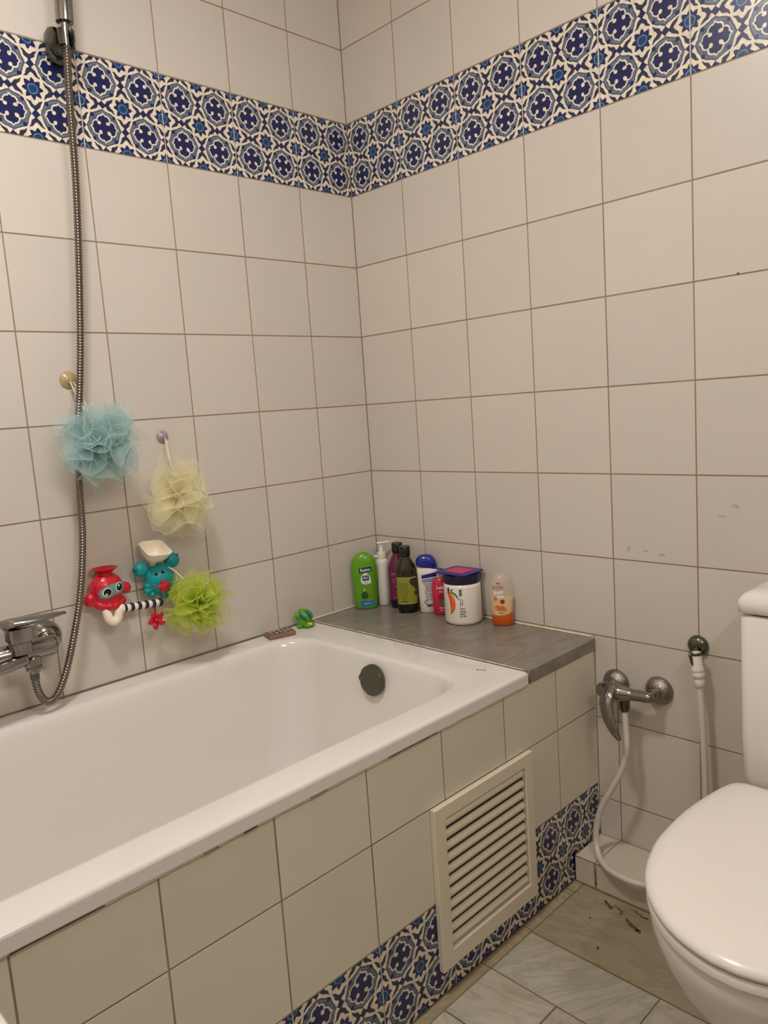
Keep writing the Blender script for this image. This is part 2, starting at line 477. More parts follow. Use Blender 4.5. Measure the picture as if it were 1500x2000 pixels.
# the joints between the blue tiles are filled with pale grout
M_PALE = mat('pale_grout', (190, 184, 172), rough=.9, var=.1)
slab('joint_fill', (XF, -.001, TD-.0004, TD+.002, 1.7785, 1.9755), M_PALE, None, wall_left)
slab('joint_fill', (TD-.0004, TD+.002, YB, -.001, 1.7785, 1.9755), M_PALE, None, wall_right)
slab('joint_fill', (XF, -.0016, WY+TD-.0004, WY+TD+.002, .0015, .1985), M_PALE, None, apron)
# ledge along the foot of the right wall
ledge = slab('trim_1', (-0.124+TD, -0.001, -1.14, WY-0.003, 0, 0.065-TD), M_GROUT)
le = [0.7465, 0.800, 1.000, 1.14]
for a_, b_ in zip(le, le[1:]):
    c = (a_+b_)/2; h = (b_-a_)/2
    put_tile(ledge, BF, (-0.062, -c, 0.065), -0.062, 0.060, -h, h, M_TILE_STEP, tilt=0.006, proud=0.0008)
    put_tile(ledge, BR, (-0.124, -c, 0.0325), -h, h, -0.0325, 0.0325, M_TILE_STEP, tilt=0.006, proud=0.0008)

# marble floor: 15 x 30 cm slabs in staggered courses, with a narrow border strip against the bath
SL = 0.30
def floor_course(x0, x1, y_start, y_end, off, m=None):
    y = y_start; first = True
    while y > y_end+0.01:
        L = off if first else SL
        first = False
        y2 = max(y-L, y_end)
        cx, cy = (x0+x1)/2, (y+y2)/2
        put_tile(floor, BF, (cx, cy, 0), x0-cx, x1-cx, y2-cy, y-cy, m or M_SLAB, name='marble_slab', tilt=0.003, proud=0.0008)
        y = y2
xs = [-0.0+0.0]
k = 0
xe = -0.345
cour = []
xx = 0.105
while xx > XF+0.01:
    cour.append(xx); xx -= 0.15
off_even, off_odd = 0.2975, 0.158
# courses: boundaries at -0.195,-0.345,-0.49...
bounds = [-0.0, -0.345] + [-0.49-0.148*i for i in range(0, 12)]
for i, (b_, a_) in enumerate(zip(bounds, bounds[1:])):
    if b_ <= XF: break
    floor_course(max(a_, XF), b_, -0.769, YB, 0.48 if i == 0 else (off_even if i % 2 == 1 else off_odd), M_SLAB_D if i == 0 else None)
bx = [0.0, -0.165, -0.34, -0.49, -0.80, -1.1, -1.4, -1.7, XF]
for b_, a_ in zip(bx, bx[1:]):
    c = (a_+b_)/2
    put_tile(floor, BF, (c, -0.757, 0), a_-c, b_-c, -0.0125, 0.0135, M_BORDER, name='border_strip', tilt=0.004, proud=0.0006)

# dark cracks and blotches in the slab beside the toilet
SMUDGES = [(-.842, .806, (.004, .006)), (-.884, .803, (.005, .0025)), (-.921, .798, (.007, .003)), (-1.083, .915, (.006, .0045)), (-1.055, .892, (.006, .0022))]
M_CRACK = mat('dark_stain', (96, 85, 64), rough=.9, var=.3, vscale=80)
_sr = random.Random(9)
def blotch(parent, p, n, r, m, name='stain_mark'):
    """irregular flat blotch: p world point, n normal"""
    q = Vector(n).to_track_quat('Z', 'Y'); k = 18; sd = _sr.uniform(0, 99)
    rg = []
    for sc, h in ((1, -.0003), (1, .00035), (.85, .0005)):
        rg.append([Vector(p)+q @ Vector((r[0]*sc*(1+.75*noise.noise(Vector((math.cos(2*PI*i/k)*1.6, math.sin(2*PI*i/k)*1.6, sd))))*math.cos(2*PI*i/k), r[1]*sc*(1+.75*noise.noise(Vector((math.cos(2*PI*i/k)*1.6, math.sin(2*PI*i/k)*1.6, sd))))*math.sin(2*PI*i/k), h)) for i in range(k)])
    return fin(name, rings_bm(rg), m, parent)
def trail(pts, r0, r1):
    P_ = resample(catmull([(x_, y_, .0009) for x_, y_ in pts], 8), .003)
    for i, p in enumerate(P_):
        u = i/max(1, len(P_)-1)
        r_ = (r0+(r1-r0)*u)*_sr.uniform(.5, 1.2)
        blotch(floor, p+Vector((_sr.uniform(-.002, .002), _sr.uniform(-.002, .002), 0)), (0, 0, 1), (r_, r_*.8), M_CRACK)
trail([(-.150, -.838), (-.157, -.850), (-.163, -.862)], .003, .0045)
trail([(-.150, -.866), (-.160, -.884), (-.170, -.890)], .0018, .003)
trail([(-.176, -.908), (-.190, -.926), (-.198, -.950)], .003, .005)
trail([(-.138, -.900), (-.146, -.925), (-.150, -.945)], .0015, .0028)
trail([(-.222, -.842), (-.226, -.845)], .003, .003)
trail([(-.300, -.905), (-.302, -.909)], .0025, .003)
M_SMUDGE = mat('faint_smudge', (186, 176, 163), rough=.6, var=.15, vscale=120)
for y_, z_, r_ in SMUDGES: blotch(wall_right, (-.0004, y_, z_), (-1, 0, 0), r_, M_SMUDGE)
blotch(wall_right, (-.0004, -1.0915, 1.3795), (-1, 0, 0), (.0022, .0018), M_CRACK)
# ------------------------------------------------------------------ bathtub
def bathtub():
    t = empty('bathtub', (-1.13, -0.375, 0), 'long white enamel bathtub set into the tiled corner below the shower hose', 'bathtub')
    ox, oy = 1.13, 0.375
    X0, X1, Y0, Y1 = -1.975, -0.2845, -0.7525, -0.003
    N = 96
    ix0, ix1, iy0, iy1 = -1.86, -0.396, -0.674, -0.078
    def rr(i, r, z): return rrect(X0+i, X1-i, Y0+i, Y1-i, max(r, .001), z, N)
    def ri(i, r, z, ix=None):
        ex = ix if ix is not None else i
        return rrect(ix0+ex, ix1-ex, iy0+i, iy1-i, r, z, N)
    R_ = [rr(0.003, .004, .5470), rr(0, .006, .5480), rr(0, .007, .5500), rr(0, .007, .5680), rr(0, .007, .5695), rr(0.0010, .008, .5728), rr(0.0030, .009, .5752), rr(.0060, .011, .5764), rr(.0075, .0115, .5766), rr(.0095, .012, .5766), rr(.02, .014, .5767),
          ri(-.012, .102, .5758), ri(-.005, .100, .5748), ri(0, .098, .572), ri(.004, .096, .566), ri(.008, .094, .55),
          ri(.014, .092, .50, .016), ri(.024, .095, .42, .032), ri(.036, .10, .33, .055), ri(.048, .11, .26, .075), ri(.065, .12, .215, .10), ri(.095, .12, .185, .14), ri(.14, .11, .173, .19), ri(.22, .05, .170, .3)]
    R_ = [[p+Vector((ox, oy, 0)) for p in r] for r in R_]
    o = fin('tub_shell', rings_bm(R_, False, True), M_ENAMEL, t, smooth=True)
    # overflow cover: chrome disc with scalloped rim
    k = empty_child = None
    c = Vector((-0.406+ox, -0.393+oy, 0.521))
    d = Vector((-1, 0, 0.12)).normalized(); q = d.to_track_quat('Z', 'Y')
    prof = [(.030, -.004), (.031, .006), (.037, .0065), (.038, .009), (.038, .017), (.036, .0205), (.031, .0222), (.030, .0215), (.012, .0215), (.001, .0215)]
    n = 48; rg = []
    for r, h in prof:
        rg.append([c + q @ Vector(((r*(1-0.045*max(0, math.cos(3*a))**8 if r > .035 else r))*math.cos(a), (r*(1-0.045*max(0, math.cos(3*a))**8 if r > .035 else r))*math.sin(a), h)) for a in [2*PI*i/n+.35 for i in range(n)]])
    ov = fin('overflow_cover', rings_bm(rg), M_GREENMET2, t, angle=40)
    ov['label'] = 'dull chrome round overflow cover'
    tb = fin('overflow_tab', dir_lathe_bm([(.009, .009), (.010, .010), (.010, .020), (.008, .0215)], c + q @ Vector((-.031, .0, 0)), d, 16), M_CHROME_D, ov, smooth=True)
    # small printed maker's mark on the rim
    me = text_mesh('Roca', 0.011, bold=.0002)
    mk = link('rim_mark', me, M_MARK, t); mk.location = (-0.335+ox, -0.66+oy, 0.5768); mk.rotation_euler = (0, 0, R(-62))
    return t
M_GREENMET2 = mat('dull_green_chrome', (98, 100, 88), rough=0.3, metal=1.0, bump=0.15, bscale=80)
M_MARK = mat('grey_print', (128, 116, 104), rough=.5, var=.05)
bathtub()

# caulk lines
def bead(name, pts, r, m, label, cat='caulk'):
    path = resample(catmull(pts, 6), 0.012)
    rgs = []
    o = tube(name, path, lambda t: r*(0.8+0.5*noise.noise(Vector((t*60, r*900, 3)))), m, None, n=6)
    return tag(o, kind='structure')
bead('trim_2', [(-.28, -.0005, .5775), (-.14, -.0005, .5775), (-.002, -.0005, .5775)], .0030, M_CAULK, '')
bead('trim_3', [(-.0005, -.002, .5775), (-.0005, -.37, .5775), (-.0005, -.745, .5775)], .0030, M_CAULK, '')
bead('trim_4', [(-.283, -.02, .5765), (-.283, -.4, .5765), (-.283, -.746, .5765)], .0016, M_CAULK, '')
bead('trim_5', [(-1.9, -.0012, .577), (-1.0, -.0012, .577), (-.29, -.0012, .577)], .0014, mat('grey_brown_seal', (120, 104, 84), rough=.8, var=.2), '')
bead('trim_6', [(-1.95, WY-.0058, .5458), (-1.1, WY-.0058, .5458), (-.285, WY-.0058, .5458)], .0027, M_CAULK, '')
for i, (x0, x1, r_) in enumerate([(-1.37, -1.245, .0016), (-1.03, -1.005, .0018), (-1.10, -1.07, .0022), (-.72, -.585, .0013), (-.90, -.86, .0016)]):
    bead('trim_%d' % (7+i), [(x0, WY-.0086, .5462), ((x0+x1)/2, WY-.0086, .5466), (x1, WY-.0086, .5462)], r_, M_DARK if i in (0, 1, 3) else M_RUST, '')
bead('trim_12', [(-.2815, WY-.0042, .574), (-.2815, WY-.005, .56), (-.2800, WY-.0045, .546)], .0045, M_RUST, '')
bead('trim_13', [(-.0015, WY-.0008, .54), (-.0015, WY-.0008, .3), (-.0015, WY-.0008, .07)], .0022, mat('pale_corner_grout', (196, 184, 164), rough=.8, var=.1), '')
bead('trim_14', [(-.124, -.7465, .064), (-.124, -.90, .0655), (-.124, -1.13, .065)], .0012, M_RUST, '')
bead('trim_15', [(-.1262, -.801, .060), (-.1262, -.802, .03), (-.1262, -.803, .003)], .0028, M_RUST, '')
bead('trim_16', [(-.1258, -.746, .0018), (-.1265, -.90, .0016), (-.1258, -1.13, .0018)], .0018, M_RUST, '')
bead('trim_17', [(-1.0, WY-.0016, .0012), (-.55, WY-.0016, .0012), (-.13, WY-.0016, .0012)], .0020, mat('dark_joint', (104, 86, 58), rough=.9, var=.3, vscale=30), '')

# ------------------------------------------------------------------ marble shelf
sh = fin('marble_shelf', box_bm(-.2795, -.0025, WY-.0055, -.0025, .5455, .5762, bev=.0022), M_SHELF)
tag(sh, 'grey marble shelf slab at the end of the bathtub holding the toiletries', 'shelf')
wall_block = slab('wall_shelf_support', (-.276, -.002, WY+.052, -.002, 0, .5450), M_GROUT)

# ------------------------------------------------------------------ vent grille
def vent():
    x0, x1, z0, z1 = -.6165, -.2925, .0575, .3975
    t = empty('vent_grille', ((x0+x1)/2, WY-.0008, z0), 'cream plastic louvred vent grille fixed on the bath apron above the floor', 'vent')
    off = Vector((-(x0+x1)/2, -(WY-.0008), -z0))
    ix0, ix1, iz0, iz1 = x0+.032, x1-.027, z0+.036, z1-.029
    D = .0120
    # frame as one moulded ring: outer side, front face, inner lip
    def rect(a, b, c, d, y): return [Vector(p)+off for p in ((a, y, c), (b, y, c), (b, y, d), (a, y, d))]
    Yw = WY-.0008
    rg = [rect(x0, x1, z0, z1, Yw), rect(x0, x1, z0, z1, Yw-D+.001), rect(x0+.001, x1-.001, z0+.001, z1-.001, Yw-D),
          rect(ix0-.002, ix1+.002, iz0-.002, iz1+.002, Yw-D), rect(ix0, ix1, iz0, iz1, Yw-D+.0015), rect(ix0, ix1, iz0, iz1, Yw)]
    fin('frame', rings_bm(rg, False, False), M_VENT, t)
    bk = fin('shade_sheet', box_bm(ix0, ix1, Yw-.0012, Yw, iz0, iz1), M_DARK, t)  # dark sheet puts the shade between the louvres into colour
    for v in bk.data.vertices: v.co += off
    n = 11; pitch = (iz1-iz0)/n
    # one louvre profile: rounded nose leaning outwards and down
    prof = []
    for i in range(9):
        a = R(-80 + 160*i/8)
        prof.append((-(.0030+.0062*math.cos(a)), .0080*math.sin(a)))
    prof += [(-.0014, .0085), (-.0012, -.0080)]
    bm = bmesh.new(); rgs = []
    for xx_ in (ix0+.0012, ix0+.004, ix1-.004, ix1-.0012):
        s = .72 if xx_ in (ix0+.0012, ix1-.0012) else 1
        rgs.append([Vector((xx_, y*s, z*s)) for y, z in prof])
    rings_bm(rgs, True, True, bm); bmesh.ops.recalc_face_normals(bm, faces=bm.faces)
    me = bpy.data.meshes.new('slat'); bm.to_mesh(me); bm.free(); me.materials.append(M_VENT)
    for p in me.polygons: p.use_smooth = True
    try: me.set_sharp_from_angle(angle=R(35))
    except Exception: pass
    for k in range(n):
        o = bpy.data.objects.new('slat', me); COL.objects.link(o); o.parent = t
        o.location = off + Vector((0, Yw, iz0+pitch*(k+.5)))
vent()

# ------------------------------------------------------------------ toilet
def toilet():
    cy = -1.335
    t = empty('toilet', (-.36, cy, 0), 'white ceramic toilet with closed lid and square cistern against the right wall', 'toilet')
    O = Vector((.36, -cy, 0))
    hw = [(-.232, .150), (-.240, .166), (-.262, .176), (-.30, .184), (-.36, .1925), (-.42, .1955), (-.493, .1925), (-.545, .1820), (-.59, .1665), (-.625, .1465), (-.652, .1240), (-.675, .0980), (-.692, .0700), (-.703, .0400), (-.7085, .0150)]
    def outline(s=1.0, z=0.0, dx=0.0, back=None, sy=None):
        pts = [(x, h) for x, h in hw]
        up = [(x, h) for x, h in pts]; dn = [(x, -h) for x, h in reversed(pts)]
        up = [(p.x, p.y) for p in catmull([Vector((x, h, 0)) for x, h in up], 4)]
        dn = [(x, -h) for x, h in reversed(up)]
        P = [(-.232, 0.08), ] + up + dn + [(-.232, -0.08)]
        out = []
        cx = -.42
        for x, y in P:
            xx = cx + (x-cx)*s + dx; yy = y*(sy if sy else s)
            if back is not None: xx = min(xx, back)
            out.append(Vector((xx, cy+yy, z))+O)
        return out
    # lid, slightly domed
    lid = [outline(.985, .4215), outline(.998, .4235), outline(1.0, .4270), outline(.997, .4305), outline(.985, .4345), outline(.955, .4385), outline(.88, .4420), outline(.7, .4440), outline(.4, .4450), outline(.1, .4452)]
    fin('lid', rings_bm(lid), M_SEATP, t, smooth=True)
    seat = [outline(.975, .4015), outline(.992, .4035), outline(.994, .4140), outline(.985, .4180), outline(.80, .4185), outline(.5, .4185)]
    fin('seat', rings_bm(seat), M_SEATP, t, angle=40)
    # bowl: rim, rounded belly, narrowing to the foot
    B = [outline(.5, .3995), outline(.93, .3995), outline(.965, .3965), outline(.975, .386), outline(.965, .365), outline(.925, .335), outline(.865, .30, sy=.83), outline(.80, .262, dx=.012, sy=.74),
         outline(.73, .22, dx=.028, sy=.66), outline(.67, .17, dx=.05, sy=.60), outline(.63, .11, dx=.068, sy=.57), outline(.62, .05, dx=.072, sy=.57), outline(.64, .012, dx=.07, sy=.60), outline(.64, .0005, dx=.07, sy=.60)]
    fin('bowl', rings_bm(B), M_CERAMIC, t, smooth=True)
    # deck behind the seat joining bowl and cistern
    dk = box_bm(-.25, -.10, cy-.115, cy+.115, .18, .380, bev=.02, seg_=4)
    o = fin('pedestal_neck', dk, M_CERAMIC, t, smooth=True)
    for v in o.data.vertices: v.co += O
    for s in (-1, 1):
        h = fin('hinge', dir_lathe_bm([(.009, 0), (.010, .002), (.010, .034), (.009, .036)], Vector((-.222, cy+s*.075-.018, .412))+O, (0, 1, 0), 16), M_SEATP, t, smooth=True)
    # cistern
    def tr(i, z, r=.018): return [p+O for p in rrect(-.180+i, -.004, cy-.180+i, cy+.180-i, r, z, 48)]
    tank = [tr(.030, .384), tr(.014, .388), tr(.007, .398), tr(.003, .42), tr(.0, .50), tr(0, .732), tr(.004, .7375)]
    fin('cistern', rings_bm(tank), M_CERAMIC, t, angle=50)
    def tl(i, z, r=.016): return [p+O for p in rrect(-.183+i, -.004, cy-.184+i, cy+.184-i, r, z, 48)]
    ld_ = [tl(.006, .7410), tl(0, .7435), tl(0, .762), tl(.003, .770), tl(.010, .7775), tl(.022, .7815), tl(.05, .783)]
    fin('cistern_lid', rings_bm(ld_), M_CERAMIC, t, smooth=True)
    fin('seam_ring', rings_bm([tr(.012, .7375), tr(.012, .7410)]), M_DARK, t)  # dark inset ring filling the seam under the cistern lid
    fin('flush_button', dir_lathe_bm([(.02, 0), (.02, .004), (.017, .006)], Vector((-.095, cy, .783))+O, (0, 0, 1), 24), M_CHROME, t, smooth=True)
    # black block colouring in the shade of the gap between seat and cistern
    o = fin('gap_shade_block', box_bm(-.215, -.12, cy-.10, cy+.095, .380, .3995, bev=.003), mat('gap_shade_black', (38, 34, 30), rough=.7, var=.1), t)
    for v in o.data.vertices: v.co += O
toilet()

# ------------------------------------------------------------------ bidet tap on the right wall
def bidet_tap():
    t = empty('mixer_tap', (0, -.855, .475), 'small chrome lever mixer tap on the right wall beside the toilet', 'tap')
    O = Vector((0, .855, -.475))
    dome = [(.033, .0), (.0335, .002), (.032, .007), (.028, .014), (.021, .020), (.013, .0235), (.001, .0245)]
    for y, z in ((-.802, .474), (-.910, .478)):
        fin('escutcheon', dir_lathe_bm(dome, Vector((0, y, z))+O, (-1, 0, 0), 32), M_CHROME_P, t, smooth=True)
    for y, z in ((-.802, .474), (-.910, .478)):
        fin('union_nut', dir_lathe_bm([(.0125, .02), (.0135, .022), (.0135, .034), (.0125, .036), (.010, .037), (.010, .056)], Vector((0, y, z))+O, (-1, 0, 0), 12), M_CHROME, t, angle=30)
    # body: fat on the left, thin bar to the right
    P = catmull([(-.058, -.786, .474), (-.060, -.80, .474), (-.062, -.825, .475), (-.060, -.85, .476), (-.058, -.872, .477), (-.056, -.895, .478), (-.055, -.918, .478)], 6)
    def rad(u):
        pts = [(0, .009), (.05, .0155), (.2, .0185), (.45, .0215), (.58, .0165), (.66, .0135), (.95, .0125), (1, .010)]
        for (a, ra), (b, rb) in zip(pts, pts[1:]):
            if u <= b: return ra+(rb-ra)*(u-a)/(b-a)
        return pts[-1][1]
    fin('tap_body', rings_bm(sweep_rings([p+O for p in P], rad, 24)), M_CHROME, t, smooth=True)
    fin('outlet', dir_lathe_bm([(.0125, .0), (.0125, .028), (.0105, .029), (.0105, .034), (.009, .0345)], Vector((-.060, -.853, .470))+O, (0, 0, -1), 24), M_CHROME_D, t, angle=35)
    fin('cartridge_cap', dir_lathe_bm([(.020, .0), (.0205, .010), (.018, .018), (.012, .023), (.001, .025)], Vector((-.064, -.828, .476))+O, (-1, -.1, .05), 24), M_CHROME, t, smooth=True)
    H = catmull([(-.072, -.826, .487), (-.088, -.829, .480), (-.100, -.829, .462), (-.108, -.838, .435), (-.113, -.852, .410), (-.113, -.868, .386)], 6)
    def hr(u):
        w = [(0, .011), (.15, .0160), (.4, .0178), (.65, .0155), (.88, .0105), (1, .0045)]
        for (a, ra), (b, rb) in zip(w, w[1:]):
            if u <= b:
                v = ra+(rb-ra)*(u-a)/(b-a); return (v*.62, v)
        return (.002, .003)
    fin('handle', rings_bm(sweep_rings([p+O for p in H], hr, 20, ref=(-1, 0, .3))), M_CHROME, t, smooth=True)
bidet_tap()

# white bidet hose with its sprayer hanging in the wall holder
def bidet_hose():
    t = empty('bidet_sprayer', (-.04, -1.012, .5), 'white hand bidet sprayer with white hose looping from the small mixer tap past the ledge', 'sprayer')
    O = Vector((.04, 1.012, -.5))
    pts = [(-.060, -.853, .437), (-.064, -.857, .40), (-.072, -.862, .35), (-.078, -.853, .300), (-.082, -.828, .245), (-.085, -.800, .190), (-.088, -.786, .135), (-.094, -.788, .097), (-.112, -.806, .0765), (-.134, -.838, .0735), (-.146, -.886, .0740), (-.140, -.935, .0740), (-.115, -.985, .0735),
           (-.078, -1.022, .085), (-.052, -1.036, .125), (-.044, -1.034, .19), (-.042, -1.031, .27), (-.041, -1.029, .36), (-.040, -1.025, .45), (-.040, -1.020, .530)]
    fin('hose', rings_bm(sweep_rings([p+O for p in catmull(pts, 8)], .0072, 14)), M_WHOSE, t, smooth=True)
    prof = [(.0065, 0), (.0085, .002), (.0088, .016), (.0078, .018), (.0078, .021), (.0105, .023), (.0105, .033), (.0092, .035), (.0105, .037), (.0105, .043), (.0088, .047), (.0085, .078), (.0075, .081), (.0055, .0815)]
    a = Vector((-.040, -1.021, .524))+O; d = Vector((.0, .009, .082))
    s = fin('spray_handle', dir_lathe_bm([(r*1.28, h*.94) for r, h in prof], a, d, 24), M_WPLASTIC, t, smooth=True)
    fin('thumb_lever', dir_lathe_bm([(.0035, 0), (.0048, .002), (.0045, .022), (.002, .028)], a+Vector((-.006, .0105, .048)), (-.12, .25, 1), 12), M_CHROME_D, t, smooth=True)
bidet_hose()
def holder():
    t = empty('sprayer_holder', (0, -1.002, .602), 'round dark metal wall holder above the white bidet sprayer', 'holder')
    fin('disc', dir_lathe_bm([(.0225, 0), (.0232, .002), (.0225, .006), (.019, .011), (.014, .0145), (.007, .016), (.001, .016)], (0, 0, 0), (-1, 0, 0), 32), M_GREENMET, t, smooth=True)
    fin('arm', rings_bm(sweep_rings(catmull([(-.012, 0, -.002), (-.022, -.004, -.006), (-.030, -.010, -.010)], 5), .0055, 12)), M_GREENMET, t, smooth=True)
    bm = bmesh.new(); n = 24; rg = []
    for (r, h) in ((.0112, -.004), (.0120, -.004), (.0120, .003), (.0112, .003)):
        rg.append([Vector((-.040+r*math.cos(R(-40)+R(290)*i/(n-1)+R(75)), -.0105+r*math.sin(R(-40)+R(290)*i/(n-1)+R(75)), h-.004)) for i in range(n)])
    rg.append(rg[0])
    vr = [[bm.verts.new(p) for p in r] for r in rg]
    for a, b in zip(vr, vr[1:]):
        for i in range(n-1): bm.faces.new((a[i], a[i+1], b[i+1], b[i]))
    bmesh.ops.remove_doubles(bm, verts=bm.verts, dist=1e-6)
    fin('clip', bm, M_GREENMET, t, smooth=True)
holder()

# ------------------------------------------------------------------ bath mixer, hose, shower
def bath_tap():
    t = empty('bath_mixer', (-1.07, 0, .73), 'large chrome bath mixer with flat lever above the bathtub at left edge', 'tap')
    O = Vector((1.07, 0, -.73))
    dome = [(.036, .0), (.037, .004), (.036, .012), (.031, .024), (.024, .033), (.016, .038), (.001, .039)]
    for x in (-1.020, -1.170):
        fin('escutcheon', dir_lathe_bm(dome, Vector((x, 0, .724))+O, (0, -1, 0), 36), M_CHROME, t, smooth=True)
        fin('inlet', rings_bm(sweep_rings([p+O for p in catmull([(x, -.030, .724), (x-.004 if x > -1.1 else x+.004, -.052, .724), (x-.016 if x > -1.1 else x+.016, -.070, .722)], 5)], .015, 20)), M_CHROME, t, smooth=True)
    fin('tap_body', dir_lathe_bm([(.012, -.002), (.019, .0), (.0215, .006), (.0215, .132), (.019, .138)], Vector((-1.163, -.074, .722))+O, (1, 0, 0), 28), M_CHROME, t, smooth=True)
    # cartridge housing, chunky block under the lever
    def sq(cx, cy, h, r, z): return [p+O for p in rrect(cx-h, cx+h, cy-h, cy+h, r, z, 32)]
    fin('cartridge_housing', rings_bm([sq(-1.098, -.090, .020, .014, .725), sq(-1.098, -.090, .0205, .014, .748), sq(-1.098, -.090, .0195, .013, .749), sq(-1.098, -.090, .0195, .013, .7505),
                                  sq(-1.098, -.090, .0225, .007, .7515), sq(-1.098, -.090, .0228, .007, .779)]), M_CHROME, t, angle=40)
    L = [(-1.124, .0235, .786, .010), (-1.110, .0235, .789, .010), (-1.090, .0235, .790, .009), (-1.065, .0205, .790, .0075), (-1.040, .016, .791, .006), (-1.022, .011, .792, .0045), (-1.010, .006, .792, .003)]
    rg = []
    for x, w, z, h in L:
        yy = -.090-(x+1.10)*.25
        rg.append([Vector((x, yy+w*math.cos(2*PI*i/20)*(1), z+h*math.sin(2*PI*i/20)))+O for i in range(20)])
    fin('lever', rings_bm(rg), M_CHROME, t, smooth=True)
    # spout going left and down
    fin('spout', rings_bm(sweep_rings([p+O for p in catmull([(-1.092, -.090, .712), (-1.125, -.094, .709), (-1.175, -.104, .706), (-1.235, -.118, .698)], 6)], lambda u: (.014, .018), 24)), M_CHROME, t, smooth=True)
    fin('diverter', dir_lathe_bm([(.014, -.004), (.0175, .0), (.0175, .016), (.014, .018), (.014, .020), (.016, .0205), (.016, .026), (.011, .0265), (.010, .034)], Vector((-1.076, -.080, .708))+O, (.08, .0, -1), 24), M_CHROME, t, angle=35)
bath_tap()

def shower_hose():
    t = empty('shower_hose', (-.88, -.05, 1.2), 'long ribbed steel shower hose hanging from the bracket to the bath mixer', 'hose')
    O = Vector((.88, .05, -1.2))
    pts = [(-.8415, -.0675, 1.950), (-.846, -.062, 1.846), (-.850, -.055, 1.691), (-.861, -.050, 1.532), (-.877, -.048, 1.371), (-.889, -.042, 1.262), (-.904, -.034, 1.15), (-.914, -.034, 1.043), (-.925, -.043, .931), (-.947, -.052, .821), (-.972, -.056, .735), (-1.003, -.062, .655), (-1.028, -.068, .614), (-1.045, -.071, .602), (-1.060, -.074, .608), (-1.072, -.077, .635), (-1.0745, -.0785, .672)]
    path = resample(catmull(pts, 10), .00155)
    rad = [.0062, .0080, .0083, .0068]
    bm = rings_bm(sweep_rings([p+O for p in path], 1.0, 10))
    rg = []
    P = [p+O for p in path]
    N = len(P)
    bm.free()
    cnt = [0]
    def rr(u):
        i = round(u*(N-1)); return rad[i % 4]
    bm = rings_bm(sweep_rings(P, rr, 12))
    fin('ribbed_hose', bm, M_HOSE, t, smooth=True)
    fin('hose_nut', dir_lathe_bm([(.0085, 0), (.0095, .002), (.0095, .016), (.0080, .018)], Vector((-1.0745, -.0785, .660))+O, (0, 0, 1), 12), M_CHROME_D, t, angle=30)
    fin('hose_cone', dir_lathe_bm([(.0072, 0), (.0085, .001), (.0088, .018), (.0080, .0185), (.0080, .020), (.0090, .021), (.0095, .046)], Vector((-.8413, -.0675, 1.948))+O, (.03, 0, 1), 20), M_CHROME, t, angle=35)
shower_hose()
def shower_top():
    t = empty('shower_bracket', (-.835, 0, 1.965), 'dark chrome shower bracket with hexagonal knob fixed on the blue tile band', 'bracket')
    O = Vector((.835, 0, -1.965))
    fin('wall_plate', dir_lathe_bm([(.026, 0), (.027, .002), (.026, .012), (.021, .018)], Vector((-.832, 0, 1.960))+O, (0, -1, 0), 32), M_CHROME_D, t, smooth=True)
    fin('bracket_body', rings_bm([[p+O for p in ring] for ring in [[Vector((-.834+w*math.cos(a), y, 1.962+h*math.sin(a))) for a in [2*PI*i/24 for i in range(24)]] for y, w, h in ((-.012, .018, .020), (-.03, .021, .022), (-.045, .023, .023), (-.052, .019, .019))]]), M_CHROME_D, t, smooth=True)
    fin('knob', dir_lathe_bm([(.012, 0), (.020, .003), (.0215, .012), (.019, .022), (.010, .025)], Vector((-.848, -.045, 1.966))+O, (-1, -.25, .15), 7), M_CHROME_D, t, angle=25)
    # fork that cups the hose cone
    bm = bmesh.new(); n = 22; rg = []
    for (r, h) in ((.0112, -.016), (.0165, -.018), (.019, -.004), (.0185, .013), (.0125, .014)):
        rg.append([Vector((-.841+r*math.cos(R(-60)+R(300)*i/(n-1)), -.0675+r*math.sin(R(-60)+R(300)*i/(n-1)), 1.966+h))+O for i in range(n)])
    rg.append(rg[0])
    vr = [[bm.verts.new(p) for p in r] for r in rg]
    for a, b in zip(vr, vr[1:]):
        for i in range(n-1): bm.faces.new((a[i], a[i+1], b[i+1], b[i]))
    bm.faces.new([v[0] for v in vr[:-1]]); bm.faces.new([v[-1] for v in reversed(vr[:-1])])
    bmesh.ops.remove_doubles(bm, verts=bm.verts, dist=1e-6)
    fin('fork', bm, M_CHROME_D, t, angle=40)
    h = empty('hand_shower', (-.8395, -.0675, 1.995), 'polished chrome hand shower handle standing above the dark bracket', 'shower head')
    d = Vector((.03, -.05, 1))
    fin('handle', dir_lathe_bm([(.010, -.002), (.0175, .0), (.0182, .002), (.0185, .13), (.017, .16), (.016, .19)], (0, 0, 0), d, 28), M_CHROME, h, angle=40)
    hd = fin('spray_head', dir_lathe_bm([(.016, 0), (.032, .012), (.042, .030), (.043, .040), (.040, .043), (.001, .043)], Vector((.006, -.000, .195)), (.1, -.95, .12), 36), M_CHROME, h, smooth=True)
shower_top()

